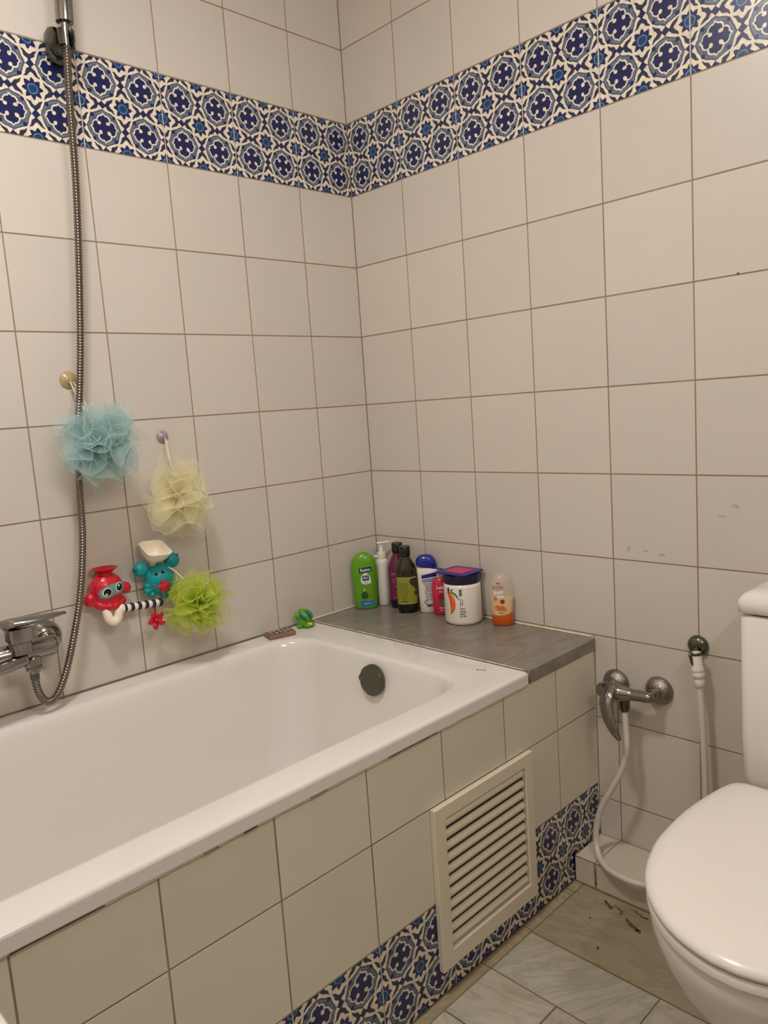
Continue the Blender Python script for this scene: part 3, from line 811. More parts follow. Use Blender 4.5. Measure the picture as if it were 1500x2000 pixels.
# ------------------------------------------------------------------ suction hooks
def hook(loc, r, color, label):
    t = empty('suction_hook', loc, label, 'hook', 'suction hooks on the left wall')
    m = mat('hook_plastic', color, rough=.3, var=.05)
    fin('suction_cup', dir_lathe_bm([(r, 0.0), (r, .0012), (r*.85, .003), (r*.5, .0055), (r*.38, .009), (r*.30, .0095), (.0005, .0095)], (0, -.0002, 0), (0, -1, 0), 32), m, t, smooth=True)
    P = catmull([(0, -.009, 0), (0, -.013, -.001), (0, -.015, -.004), (0, -.019, -.004), (0, -.021, .001)], 4)
    fin('hook_arm', rings_bm(sweep_rings(P, .0016, 8)), m, t, smooth=True)
hook((-.896, 0, 1.274), .0195, (176, 154, 116), 'beige round suction hook beside the shower hose')
hook((-.685, 0, 1.133), .0155, (160, 140, 150), 'small mauve suction hook above the cream bath puff')

# ------------------------------------------------------------------ bath puffs
def net_mat(name, color, alpha, rad=.08):
    m = bpy.data.materials.new(name); m.use_nodes = True; nt = m.node_tree; Ex.nt = nt
    nt.nodes.remove(nt.nodes['Principled BSDF'])
    out = nt.nodes['Material Output']
    dif = nt.nodes.new('ShaderNodeBsdfDiffuse'); dif.inputs[0].default_value = (*lin(color), 1)
    trn = nt.nodes.new('ShaderNodeBsdfTranslucent'); trn.inputs[0].default_value = (*lin(color), 1)
    mx = nt.nodes.new('ShaderNodeMixShader'); mx.inputs[0].default_value = .4
    nt.links.new(dif.outputs[0], mx.inputs[1]); nt.links.new(trn.outputs[0], mx.inputs[2])
    tp = nt.nodes.new('ShaderNodeBsdfTransparent')
    fin_ = nt.nodes.new('ShaderNodeMixShader')
    tc = nt.nodes.new('ShaderNodeTexCoord')
    n = nt.nodes.new('ShaderNodeTexNoise'); n.inputs['Scale'].default_value = 60; n.inputs['Detail'].default_value = 2
    nt.links.new(tc.outputs['Object'], n.inputs['Vector'])
    v = nt.nodes.new('ShaderNodeTexVoronoi'); v.feature = 'DISTANCE_TO_EDGE'; v.inputs['Scale'].default_value = 500
    nt.links.new(tc.outputs['Object'], v.inputs['Vector'])
    thread = lt(Ex(v.outputs['Distance']), 0.10)
    ln = nt.nodes.new('ShaderNodeVectorMath'); ln.operation = 'LENGTH'
    nt.links.new(tc.outputs['Object'], ln.inputs[0])
    # the net is gathered tight in the middle and opens out towards its edge
    loosen = Ex.op('MULTIPLY', Ex(ln.outputs['Value'])*(1/rad)-.45, .75)
    f = Ex.op('ADD', (Ex(n.outputs['Fac'])-.5)*.3 + thread*.22 - emax(loosen, -.1), alpha, clamp=True)
    f = emax(f, .10)
    nt.links.new(f.v, fin_.inputs[0])
    nt.links.new(tp.outputs[0], fin_.inputs[1]); nt.links.new(mx.outputs[0], fin_.inputs[2])
    nt.links.new(fin_.outputs[0], out.inputs[0])
    return m
def puff(name, loc, rad, color, hem, alpha, label, seed, nf, cord, spread=(1, .75, 1), back=-.004, loose=0.0):
    t = empty('bath_puff', loc, label, 'bath puff', 'net bath puffs hanging on the left wall')
    rg = random.Random(seed)
    mn = net_mat(name+'_net', color, alpha, rad); mh = net_mat(name+'_hem', hem, min(.97, alpha+.10), rad)
    bm = bmesh.new(); bh = bmesh.new()
    U, V = 36, 7
    for k in range(nf):
        # central direction of the fan, evenly over a sphere that faces the room
        g = (k+.5)/nf
        ph = PI*(1+5**.5)*k + rg.uniform(-.3, .3)
        cz = 1-2*g
        d0 = Vector((math.cos(ph)*math.sqrt(1-cz*cz), math.sin(ph)*math.sqrt(1-cz*cz), cz))
        if d0.y > .35: d0.y *= -.6
        d0.normalize()
        side = d0.cross(Vector((rg.uniform(-1, 1), rg.uniform(-1, 1), rg.uniform(-1, 1)))).normalized()
        w = rg.uniform(.75, 1.45); r0 = rad*rg.uniform(.66, 1.08+loose)
        fr = rg.uniform(.9, 2.3); p1 = rg.uniform(0, 6); amp = rg.uniform(.20, .50)
        third = d0.cross(side)
        grid = []
        for i in range(U+1):
            u = i/U*2-1
            a = u*w
            row = []
            for j in range(V+1):
                v = j/V
                rip = amp*math.sin(fr*a*3+p1)*(v**1.1)
                dd = (d0*math.cos(a) + side*math.sin(a) + third*rip).normalized()
                rr_ = r0*(v**.72)*(1-.10*math.cos(fr*a*3+p1+1.3)) * (1-.22*abs(u)**3)
                wob = noise.noise(Vector((dd.x*3+k, dd.y*3, dd.z*3)))*.22*v
                p = dd*(rr_*(1+wob)) + Vector((0, 0, 0))
                p = Vector((p.x*spread[0], p.y*spread[1], p.z*spread[2]))
                if loc[1]+p.y > back: p.y = back-loc[1]-.004*rg.random()
                row.append(p)
            grid.append(row)
        vs = [[bm.verts.new(p) for p in row] for row in grid]
        for i in range(U):
            for j in range(V): bm.faces.new((vs[i][j], vs[i+1][j], vs[i+1][j+1], vs[i][j+1]))
        edge = [row[-1] for row in grid]
        rings_bm(sweep_rings(edge, .00085, 5), True, True, bh)
    fin('netting', bm, mn, t, smooth=True)
    fin('rolled_hem', bh, mh, t, smooth=True)
    # hanging cord: two strands
    mc = mat(name+'_cord', (226, 214, 184), rough=.8, bump=.3, bscale=300)
    L = Vector(loc)
    for pts in cord:
        P = catmull([Vector(p)-L for p in pts], 6)
        fin('cord', rings_bm(sweep_rings(P, .0017, 8)), mc, t, smooth=True)
puff('blue', (-.888, -.092, 1.130), .094, (192, 220, 220), (212, 232, 230), .50, 'large pale blue net bath puff hanging over the shower hose', 11, 26,
     [[(-.8985, -.016, 1.270), (-.893, -.030, 1.235), (-.886, -.055, 1.195), (-.886, -.075, 1.16)], [(-.893, -.016, 1.270), (-.884, -.030, 1.24), (-.882, -.055, 1.195), (-.884, -.075, 1.16)]], spread=(1.02, .86, 1.0), back=-.048)
puff('cream', (-.695, -.064, .990), .094, (244, 238, 206), (250, 246, 224), .48, 'cream net bath puff hanging from the mauve suction hook', 23, 22,
     [[(-.6865, -.016, 1.130), (-.689, -.022, 1.105), (-.690, -.034, 1.07), (-.692, -.05, 1.035), (-.694, -.06, 1.00)], [(-.683, -.016, 1.130), (-.685, -.022, 1.105), (-.689, -.034, 1.07), (-.692, -.05, 1.035), (-.694, -.06, 1.00)]], spread=(1.0, .72, 1.02), loose=.06)
puff('green', (-.682, -.076, .730), .082, (218, 232, 104), (228, 238, 130), .60, 'lime green net bath puff hanging from the teal crab toy', 37, 28,
     [[(-.739, -.060, .829), (-.727, -.068, .818), (-.712, -.078, .795), (-.698, -.080, .770), (-.688, -.078, .745)]], spread=(1.0, .78, .98))

# ------------------------------------------------------------------ bath toys on the wall
def surf_front(o, me, fn):
    for v in me.vertices:
        x_, z_ = v.co.x, v.co.y
        v.co = fn(x_, z_)
def ell_front(c, r, lift=.0006):
    def fn(x_, z_):
        k = max(0.0, 1-(x_/r[0])**2-(z_/r[2])**2)
        return Vector((c[0]+x_, c[1]-r[1]*math.sqrt(k)-lift, c[2]+z_))
    return fn
def patch(poly, fn, m, name, parent, step=.0018, thick=False):
    """flat outline (x,z) filled on a grid and laid on a surface"""
    bm = bmesh.new()
    vs = [bm.verts.new((p[0], p[1], 0)) for p in poly]
    bm.faces.new(vs)
    xs_ = [p[0] for p in poly]; zs = [p[1] for p in poly]
    for axis, lo_, hi_ in ((0, min(xs_), max(xs_)), (1, min(zs), max(zs))):
        k = int((hi_-lo_)/step)
        for i in range(1, k+1):
            co = [0, 0, 0]; no = [0, 0, 0]; co[axis] = lo_+i*(hi_-lo_)/(k+1); no[axis] = 1
            bmesh.ops.bisect_plane(bm, geom=bm.verts[:]+bm.edges[:]+bm.faces[:], plane_co=co, plane_no=no)
    me = bpy.data.meshes.new(name); bm.to_mesh(me); bm.free()
    surf_front(None, me, fn)
    return link(name, me, m, parent, smooth=True)
def circ(cx, cz, rx, rz=None, n=24, a0=0):
    rz = rz or rx
    return [(cx+rx*math.cos(2*PI*i/n+a0), cz+rz*math.sin(2*PI*i/n+a0)) for i in range(n)]
def lumpy(parts, m, name, parent, voxel=.0016, smooth_it=6):
    """several ellipsoids fused into one skin"""
    bm = bmesh.new()
    for p in parts: ball_bm(p[0], p[1], bm, 20, Euler(p[2]) if len(p) > 2 else None)
    me = bpy.data.meshes.new(name); bm.to_mesh(me); bm.free()
    o = bpy.data.objects.new(name, me); COL.objects.link(o)
    md = o.modifiers.new('r', 'REMESH'); md.mode = 'VOXEL'; md.voxel_size = voxel
    sm = o.modifiers.new('s', 'SMOOTH'); sm.iterations = smooth_it; sm.factor = .6
    me2 = bpy.data.meshes.new_from_object(o.evaluated_get(bpy.context.evaluated_depsgraph_get()))
    bpy.data.objects.remove(o)
    me2.name = name
    return link(name, me2, m, parent, smooth=True)
M_RED = mat('red_toy_plastic', (200, 8, 40), rough=.3, bump=.02, coat=.2)
M_REDD = mat('dark_red_toy_plastic', (190, 6, 32), rough=.35, bump=.02)
M_TEAL = mat('teal_toy_plastic', (0, 146, 150), rough=.4, bump=.02)
M_TWHITE = mat('ivory_toy_plastic', (242, 230, 210), rough=.35, bump=.02)
M_NAVY = mat('navy_toy_plastic', (24, 20, 70), rough=.4, var=.05)
M_EYE = mat('black_eye_paint', (12, 10, 10), rough=.15, var=.05)
M_EYEW = mat('white_eye_paint', (240, 236, 230), rough=.3, var=.02)
M_GOG = mat('grey_green_mask_paint', (104, 146, 138), rough=.35, var=.06)
def octopus():
    c0 = Vector((-.886, -.030, .800))
    t = empty('octopus_toy', (-.884, 0, .775), 'red octopus bath toy with goggles and striped tube stuck on the left wall', 'toy')
    C = Vector((.004, -.030, .025))
    # main skin: head, cheeks, skirt of tentacle bumps
    parts = [(C+Vector((0, 0, .004)), (.0335, .027, .0325)), (C+Vector((.001, 0, -.014)), (.027, .024, .020))]
    parts += [(C+Vector((-.0350, .002, -.014)), (.0125, .012, .0125)), (C+Vector((-.034, .002, -.010)), (.012, .012, .011)), (C+Vector((.0385, .002, -.003)), (.0120, .012, .0125)), (C+Vector((.033, .002, -.004)), (.010, .012, .010))]
    for i in range(6):
        a = R(200+28*i)
        parts.append((C+Vector((.024*math.cos(a)+.002, -.020+abs(math.cos(a))*.014, -.022+.008*math.sin(a))), (.0095, .009, .009)))
    lumpy(parts, M_RED, 'octopus_body', t, voxel=.0017)
    fin('funnel', lathe_bm([(.0170, -.010), (.0135, -.002), (.0130, .001), (.0160, .004), (.0245, .0100), (.0252, .0112), (.0232, .0112), (.014, .005), (.008, .003), (.001, .002)], 32, 'Z', C+Vector((0, -.001, .034))), M_REDD, t, smooth=True)
    r_ = (.0335, .0275, .0325); cc = C+Vector((0, 0, .004))
    fn = ell_front(cc, r_, .0008)
    def sh(poly, dz=.0): return [(x_*1.22, (z_+x_*.10+dz)*1.22) for x_, z_ in poly]
    mask = [(-.021, .000), (-.018, .005), (-.008, .0085), (.004, .0095), (.016, .0085), (.0255, .005), (.0275, -.001), (.024, -.0075), (.015, -.0105), (.008, -.0095), (.003, -.0085), (-.002, -.0105), (-.010, -.0125), (-.018, -.0085)]
    o = patch(sh(mask), fn, M_GOG, 'goggle_mask', t)
    for ex, ez in ((-.0085, -.0015), (.0125, .0010)):
        e_ = patch(sh(circ(ex, ez, .0072, .0072)), ell_front(cc, r_, .0012), M_EYEW, 'eye', t)
        patch(sh(circ(ex+.0004, ez, .0060, .0060)), ell_front(cc, r_, .0016), M_EYE, 'pupil', e_)
        patch(sh(circ(ex-.0015 if ex < 0 else ex-.0008, ez-.0032 if ex < 0 else ez+.0026, .0017, .0017, 12)), ell_front(cc, r_, .0020), M_EYEW, 'eye_glint', e_, step=.001)
    S_ = Matrix.Translation(C) @ Matrix.Diagonal((1.16, 1.1, 1.16, 1)) @ Matrix.Translation(-C)
    for ch in t.children_recursive: ch.data.transform(S_)
    # ivory elbow and striped tube
    B = Vector((-.886, 0, .775))
    J = catmull([Vector(p)-B for p in ((-.8925, -.036, .776), (-.8935, -.044, .752), (-.8915, -.048, .738), (-.8825, -.050, .7305), (-.873, -.050, .736), (-.8690, -.050, .748), (-.8640, -.050, .7555), (-.857, -.050, .7555))], 7)
    fin('elbow_pipe', rings_bm(sweep_rings(J, .0100, 18)), M_TWHITE, t, smooth=True)
    a = Vector((-.8590, -.050, .7550))-B; b = Vector((-.762, -.050, .7480))-B; d = (b-a); L = d.length
    prof = []; n = 11
    for i in range(n):
        h0, h1 = L*i/n, L*(i+1)/n
        bul = .0084 if i % 2 else .0088
        prof += [(bul-.0007, h0+.0002), (bul, h0+.0016), (bul, h1-.0016), (bul-.0007, h1-.0002)]
    fin('striped_tube', dir_lathe_bm(prof, a, d, 20), M_TWHITE, t, angle=50)
    for i in range(0, n, 2):
        s = fin('stripe', dir_lathe_bm([(.0082, 0), (.0094, .0010), (.0096, L/n*.5), (.0094, L/n-.0010), (.0082, L/n)], a+d*(i/n), d, 20), M_NAVY, t, smooth=True)
    # spinner hanging under the tube: red petals on a little ivory hub
    S = Vector((-.7820, -.050, .7090))-B
    sp = fin('spinner', dir_lathe_bm([(.004, -.008), (.006, -.005), (.006, .006), (.004, .010)], S, (0, -1, 0), 16), M_REDD, t, smooth=True)
    for i in range(5):
        ang = R(72*i+40)
        q = Euler((0, -ang, 0))
        pb = bmesh.new()
        ball_bm((.0125, 0, 0), (.0105, .0034, .0078), pb, 14)
        for v in pb.verts: v.co = (q.to_matrix() @ Vector((v.co.x, v.co.y - v.co.x*.25, v.co.z))) + S
        fin('petal', pb, M_RED, sp, smooth=True)
    fin('spinner_pin', dir_lathe_bm([(.0022, 0), (.003, .002), (.003, .008), (.001, .010)], S+Vector((.014, -.006, -.004)), (.6, -.6, .2), 12), mat('pink_pin', (236, 170, 150), rough=.4, var=.03), sp, smooth=True)
    fin('hanger', dir_lathe_bm([(.0022, 0), (.0022, .030)], S+Vector((0, .002, .004)), (.1, 0, 1), 10), M_REDD, t, smooth=True)
octopus()
def crab():
    B = Vector((-.768, 0, .80))
    t = empty('crab_toy', B, 'teal crab bath toy with ivory pouring cup stuck on the left wall', 'toy')
    C = Vector((.018, -.036, .001))
    parts = [(C, (.0325, .026, .0330)), (C+Vector((.001, 0, -.010)), (.031, .025, .025)), (C+Vector((.001, .004, .014)), (.022, .02, .020)),
             (C+Vector((-.0385, .004, .028)), (.0175, .014, .0170)), (C+Vector((-.030, .004, .019)), (.009, .009, .009)),
             (C+Vector((.0320, .002, .035)), (.0170, .014, .0170)), (C+Vector((.024, .003, .024)), (.0085, .009, .011)),
             (C+Vector((-.030, 0, -.010)), (.0085, .010, .0070)), (C+Vector((-.031, 0, -.021)), (.0085, .010, .0070)), (C+Vector((-.022, 0, -.031)), (.0085, .010, .0075)),
             (C+Vector((.031, 0, -.014)), (.0070, .010, .0065)), (C+Vector((.024, 0, -.026)), (.0085, .010, .0080)),
             (C+Vector((.003, -.006, -.036)), (.0105, .010, .0085))]
    body = lumpy(parts, M_TEAL, 'crab_body', t, voxel=.0016)
    r_ = (.0310, .0265, .0330)
    for ex, ez in ((-.0160, .0160), (-.0030, .0185)):
        fnn = ell_front(C, r_, .0006)
        p = fnn(ex, ez)
        e_ = fin('eye', ball_bm(p, (.0040, .0018, .0042), None, 14), M_EYE, t, smooth=True)
        fin('eye_glint', ball_bm(p+Vector((.0012, -.0018, .0018)), (.0011, .0008, .0011), None, 8), M_EYEW, e_, smooth=True)
    # claw notches
    for p, ang in ((C+Vector((-.0545, -.004, .031)), 20), (C+Vector((.0405, -.005, .045)), 130)):
        fin('claw_notch', ball_bm(p, (.0045, .0055, .0010), None, 10, Euler((0, R(ang), 0))), mat('dark_teal_gap', (0, 84, 84), rough=.5, var=.05), t, smooth=True)
    # red star flower
    F = C+Vector((-.0065, -.0275, -.0125))
    bm = bmesh.new(); n = 40; rg = []
    for k_, y in ((.86, .003), (1.0, .001), (1.0, -.002), (.86, -.0042), (.3, -.0050), (.05, -.0050)):
        rg.append([F+Vector(((.0122+.0042*math.cos(5*a))*k_*math.cos(a+R(100)), y, (.0122+.0042*math.cos(5*a))*k_*math.sin(a+R(100)))) for a in [2*PI*i/n for i in range(n)]])
    rings_bm(rg, True, True, bm)
    fl = fin('red_flower', bm, M_RED, t, smooth=True)
    fin('flower_centre', ball_bm(F+Vector((.001, -.0052, .0)), (.0024, .0014, .0024), None, 12), M_REDD, fl, smooth=True)
    S_ = Matrix.Translation(C) @ Matrix.Diagonal((1.14, 1.08, 1.08, 1)) @ Matrix.Translation(-C)
    for ch in t.children_recursive: ch.data.transform(S_)
    # pouring cup: neck, rounded-square bowl tilted to the room
    Q = Euler((R(27), R(4), 0)).to_matrix(); K = Vector((.003, -.036, .043))
    def ring(h, r, z): return [K + Q @ (p) for p in rrect(-h, h, -h, h, r, z, 40)]
    cup = [ring(.0085, .008, -.006), ring(.0090, .0085, .004), ring(.0125, .0115, .0075), ring(.0215, .017, .014), ring(.0275, .017, .025), ring(.0305, .016, .036), ring(.0318, .015, .0395), ring(.0322, .015, .0410),
           ring(.0305, .014, .0418), ring(.0290, .0135, .0405), ring(.0262, .0145, .027), ring(.0200, .0155, .0165), ring(.0100, .009, .0105), ring(.002, .0015, .0095)]
    c_ = fin('pouring_cup', rings_bm(cup), M_TWHITE, t, smooth=True)
crab()

# ------------------------------------------------------------------ things on the bath rim
def rim_things():
    q = Vector((-.427, -.048, ZRIM+.0010))
    t = empty('tile_sample', q, 'small brown rectangular block with carved pattern lying on the bath rim', 'block', rz=R(-14))
    # corners measured on the rim; long side runs along the wall
    fin('block', box_bm(-.038, .038, -.0215, .0215, 0, .0115, bev=.0018), mat('brown_block', (142, 106, 90), rough=.7, var=.15, vscale=60, bump=.3, bscale=120), t)
    fin('pattern_bed', box_bm(-.033, .033, -.0165, .0165, .0112, .0122), mat('dark_bed', (74, 62, 54), rough=.7, var=.3, vscale=150), t)
    mm = [mat('grey_relief', (142, 138, 128), rough=.6, var=.2, vscale=100), mat('pale_relief', (176, 160, 134), rough=.6, var=.2, vscale=100)]
    rg = random.Random(5)
    for i in range(5):
        for j in range(2):
            fin('relief', ball_bm((-.026+.013*i+rg.uniform(-.001, .001), -.008+.016*j, .0122), (.0050, .0060, .0018), None, 10, Euler((0, 0, rg.uniform(0, 3)))), mm[(i+j) % 2], t, smooth=True)
    g = empty('frog_toy', (-.335, -.040, ZRIM+.0010), 'small green rubber squirting toy with blue stripes on the bath rim corner', 'toy', rz=R(-42))
    MG = mat('green_rubber', (76, 150, 20), rough=.35, var=.12, vscale=50)
    parts = [(Vector((0, 0, .026)), (.0205, .0185, .0195)), (Vector((-.005, -.002, .014)), (.0170, .017, .012)), (Vector((-.013, -.010, .0055)), (.0085, .009, .0050)), (Vector((.006, -.013, .0055)), (.0095, .009, .0050)), (Vector((.014, -.002, .0060)), (.0100, .012, .0055)),
             (Vector((-.018, -.003, .030)), (.0075, .009, .0090)), (Vector((-.008, -.002, .041)), (.0075, .008, .0060))]
    o = lumpy(parts, MG, 'toy_body', g, voxel=.0013, smooth_it=4)
    g.scale = (1.12, 1.12, 1.12); g.location.x += .002
    zmin = min(v.co.z for v in o.data.vertices)
    for v in o.data.vertices: v.co.z = max(v.co.z-zmin, 0)
    MBl = mat('blue_paint', (24, 78, 120), rough=.4, var=.1); MY = mat('yellow_paint', (214, 196, 70), rough=.4, var=.1)
    fn = ell_front((0, 0, .026), (.0208, .0192, .0198), .0004)
    patch([(-.013, .008), (-.009, .011), (-.002, .005), (.005, -.003), (.006, -.008), (.001, -.006), (-.006, .001)], fn, MBl, 'blue_stripe', g)
    patch([(.001, .0165), (.007, .0165), (.012, .012), (.015, .006), (.0165, -.003), (.0145, -.006), (.0125, .001), (.008, .009)], fn, MBl, 'blue_stripe', g)
    fin('belly_patch', ball_bm((.0115, -.0115, .0085), (.0075, .0060, .0050), None, 14), MY, g, smooth=True)
    fin('toy_eye', ball_bm((-.0225, -.0085, .031), (.0022, .0022, .0026), None, 10), mat('ochre_eye', (186, 150, 40), rough=.4, var=.1), g, smooth=True)
rim_things()

# ------------------------------------------------------------------ toiletries on the marble shelf
class Bottle:
    """lofted super-ellipse body; front faces local -Y"""
    def __init__(s, name, loc, rz, label, cat='bottle'):
        s.t = empty(name, loc, label, cat, None, rz)
    def body(s, prof, m, name='body', n=40, top=True, smooth=True, angle=None):
        s.prof = prof; rg = []
        for z, w, d, e_ in prof:
            r_ = []
            for i in range(n):
                a = 2*PI*i/n; c, sn = math.cos(a), math.sin(a)
                r_.append(Vector((w*math.copysign(abs(c)**(2/e_), c), d*math.copysign(abs(sn)**(2/e_), sn), z)))
            rg.append(r_)
        return fin(name, rings_bm(rg), m, s.t, smooth=smooth, angle=angle)
    def front(s, lift=.0004):
        pr = s.prof
        def fn(x_, z_):
            for A, B in zip(pr, pr[1:]):
                if A[0] <= z_ <= B[0] and B[0] > A[0]:
                    k = (z_-A[0])/(B[0]-A[0]); w, d, e_ = [A[i]+(B[i]-A[i])*k for i in (1, 2, 3)]; break
            else: w, d, e_ = pr[-1][1:]
            q = max(0, 1-abs(x_/w)**e_)
            return Vector((x_, -d*q**(1/e_)-lift, z_))
        return fn
    def patch(s, poly, m, name='label', lift=.0004, step=.003, parent=None):
        return patch(poly, s.front(lift), m, name, parent or s.t, step)
    def text(s, txt, size, x_, z_, m, lift=.0009, rot=0, parent=None, bold=.0, sp=1.0, slant=0):
        me = text_mesh(txt, size, sp, bold)
        c, sn = math.cos(R(rot)), math.sin(R(rot)); fn = s.front(lift)
        for v in me.vertices:
            a, b = v.co.x, v.co.y
            v.co = fn(x_+a*c-b*sn, z_+a*sn+b*c+slant*a)
        return link('lettering', me, m, parent or s.t)
def rect(x0, x1, z0, z1, sl=0): return [(x0, z0+sl*x0), (x1, z0+sl*x1), (x1, z1+sl*x1), (x0, z1+sl*x0)]
ZS = ZSHELF+.0006
P_W = mat('white_print', (232, 228, 220), rough=.4, var=.02); P_K = mat('black_print', (30, 28, 28), rough=.4, var=.05)
P_NAVY = mat('navy_print', (18, 20, 66), rough=.35, var=.05); P_BLUE = mat('blue_print', (36, 116, 176), rough=.35, var=.08)

# 1 green shower gel
b = Bottle('shower_gel_bottle', (-.0990, -.0425, ZS), R(-40), 'lime green shower gel bottle nearest the room corner on the marble shelf')
MGB = mat('lime_bottle', (92, 156, 10), rough=.3, var=.06, vscale=15, coat=.2)
b.body([(0, .029, .0165, 3), (.003, .0325, .0185, 3), (.02, .0335, .019, 2.8), (.06, .0345, .0195, 2.6), (.10, .0365, .0200, 2.5), (.125, .0370, .0200, 2.5), (.142, .0350, .019, 2.4), (.155, .0290, .0165, 2.3), (.163, .0205, .013, 2.2), (.168, .010, .008, 2.1), (.1690, .002, .002, 2)], MGB)
fp = b.patch(rect(-.020, .0225, .006, .1275, .02), mat('green_label', (96, 150, 24), rough=.35, var=.3, vscale=45), 'front_label', lift=.0003)
b.patch(rect(-.0165, .0205, .1115, .1255, .10), P_NAVY, 'banner', .0006); b.text('Radox', .0115, .002, .1187, P_W, rot=5, bold=.0003)
b.patch([(-.013, .086), (-.011, .099), (-.005, .106), (.002, .110), (.009, .106), (.015, .100), (.0165, .088), (.018, .080), (.010, .076), (.000, .075), (-.010, .078)], P_W, 'splash', .0006)
b.patch(rect(-.008, .012, .086, .102, .05), mat('slate_blue_print', (52, 88, 130), rough=.4, var=.1), 'badge', .0008)
b.text('2in1', .0080, .002, .095, P_W, lift=.0012, bold=.0002); b.text('fresh', .0058, .003, .081, P_NAVY, lift=.0012)
b.patch(circ(-.004, .042, .0105, .0115, 20), mat('dark_green_print', (18, 84, 34), rough=.35, var=.3, vscale=90), 'lime_picture', .0006)
b.patch([(-.004, .064), (-.0015, .060), (-.002, .056), (-.006, .056), (-.0065, .060)], mat('pale_lime_print', (206, 222, 120), rough=.4, var=.1), 'droplet', .0007)
b.patch(circ(.012, .050, .0045, .005, 16), mat('olive_print', (132, 142, 30), rough=.35, var=.2, vscale=90), 'leaf_picture', .0006)
b.patch([(-.0185, .007), (.022, .009), (.0215, .026), (.012, .0245), (.004, .0235), (-.0055, .0265), (-.0180, .0265)], P_BLUE, 'blue_band', .0006)
b.text('750 ml', .0070, .002, .0165, P_W, rot=3, lift=.0010)
# 2 white pump bottle
b = Bottle('pump_bottle', (-.0400, -.0600, ZS), R(-43), 'slim white pump dispenser bottle between green and purple bottles')
b.body([(0, .0175, .0175, 2), (.003, .0192, .0192, 2), (.04, .0197, .0197, 2), (.125, .0193, .0193, 2), (.133, .0180, .0180, 2), (.139, .0150, .0150, 2), (.1395, .0135, .0135, 2)], M_WPLASTIC)
fin('collar', lathe_bm([(.0128, .139), (.0135, .1395), (.0135, .158), (.0125, .160), (.006, .161)], 28), M_WPLASTIC, b.t, angle=40)
fin('pump_stem', lathe_bm([(.0070, .160), (.0070, .170), (.0062, .171), (.0062, .183)], 20), M_WPLASTIC, b.t, angle=40)
fin('pump_head', rings_bm(sweep_rings(catmull([(-.0115, 0, .1865), (-.004, 0, .1875), (.008, 0, .1880), (.020, 0, .1892), (.0270, 0, .1885)], 5), lambda u: (.0045-.0015*u, .0062-.0025*u), 16)), M_WPLASTIC, b.t, smooth=True)
fin('pump_guard', dir_lathe_bm([(.004, 0), (.0045, .002), (.0040, .012)], (-.012, 0, .147), (-1, 0, .05), 12), M_WPLASTIC, b.t, smooth=True)
# 3 purple bottle 4 olive bottle
M_BCAP = mat('black_cap', (22, 22, 22), rough=.35, bump=.02)
def tall(loc, rz, label, base, mid, kind):
    b = Bottle('shampoo_bottle', loc, rz, label)
    h = .155
    m = mat(kind+'_bottle', mid, rough=.14, var=.12, vscale=25, coat=.4)
    b.body([(0, .024, .019, 2.6), (.003, .0275, .0225, 2.6), (.02, .0295, .024, 2.6), (.10, .0315, .025, 2.5), (.120, .0310, .0245, 2.4), (.135, .0270, .0215, 2.3), (.150, .0195, .0165, 2.1), (.160, .0145, .0140, 2), (.165, .0130, .0130, 2)], m)
    fin('cap', lathe_bm([(.0155, .1640), (.0162, .165), (.0160, .191), (.0150, .1925), (.001, .193)], 28), M_BCAP, b.t, angle=40)
    fin('base', rings_bm([[Vector((w*math.copysign(abs(math.cos(a))**(2/2.6), math.cos(a)), d*math.copysign(abs(math.sin(a))**(2/2.6), math.sin(a)), z)) for a in [2*PI*i/40 for i in range(40)]] for z, w, d in ((.0006, .0250, .020), (.0034, .0282, .0232), (.0195, .0299, .0244), (.024, .0301, .0246))], True, False), mat(kind+'_base', base, rough=.2, var=.1), b.t, smooth=True)
    return b
b = tall((-.034, -.122, ZS), R(-44), 'dark magenta shampoo bottle with black cap behind the olive one', (26, 8, 24), (96, 14, 62), 'magenta')
b.patch(rect(-.0240, .018, .028, .107), mat('magenta_label', (126, 20, 74), rough=.4, var=.15, vscale=60), 'front_label', .0005)
PK = mat('pink_print', (206, 96, 148), rough=.4, var=.1)
for z_, s_, w_ in ((.1025, 'REPAIR', .0085), (.087, 'AND SHINE', .0068), (.080, 'shampoo', .0062), (.066, 'for dry hair', .0050), (.052, 'with oils', .0050), (.044, 'and extract', .0046), (.032, '400 ml', .0085)):
    b.text(s_, w_, -.009 if len(s_) < 9 else -.004, z_, PK, bold=.0002)
b = tall((-.064, -.1815, ZS), R(-44), 'dark olive shampoo bottle with black cap and yellow-green label', (10, 14, 8), (36, 34, 12), 'olive')
b.patch(rect(-.0285, .0285, .028, .105), mat('olive_label', (138, 142, 44), rough=.45, var=.10, vscale=40), 'front_label', .0005)
PO = mat('pale_olive_print', (176, 176, 104), rough=.4, var=.05); PD = mat('dark_olive_print', (60, 50, 22), rough=.4, var=.2, vscale=80)
b.patch(rect(-.0285, .0285, .1035, .1055), PO, 'label_edge', .0008); b.patch(rect(-.0285, .0285, .0275, .0293), PO, 'label_edge', .0008)
b.patch([(.006, .092), (.010, .100), (.019, .103), (.028, .1025), (.028, .070), (.024, .066), (.020, .076), (.012, .083)], PD, 'olive_picture', .0008)
b.patch([(.018, .062), (.028, .066), (.028, .050), (.022, .052)], PD, 'olive_picture', .0008)
for i in range(9): b.text(['nourishing', 'oil shampoo', 'gentle care', 'olive leaf', 'for soft hair', 'every day', 'rinse well', 'natural', 'extract'][i], .0052, -.010, .088-.0058*i, PD, bold=.0)
b.text('400 ml', .0062, -.008, .0345, PD, bold=.0002)
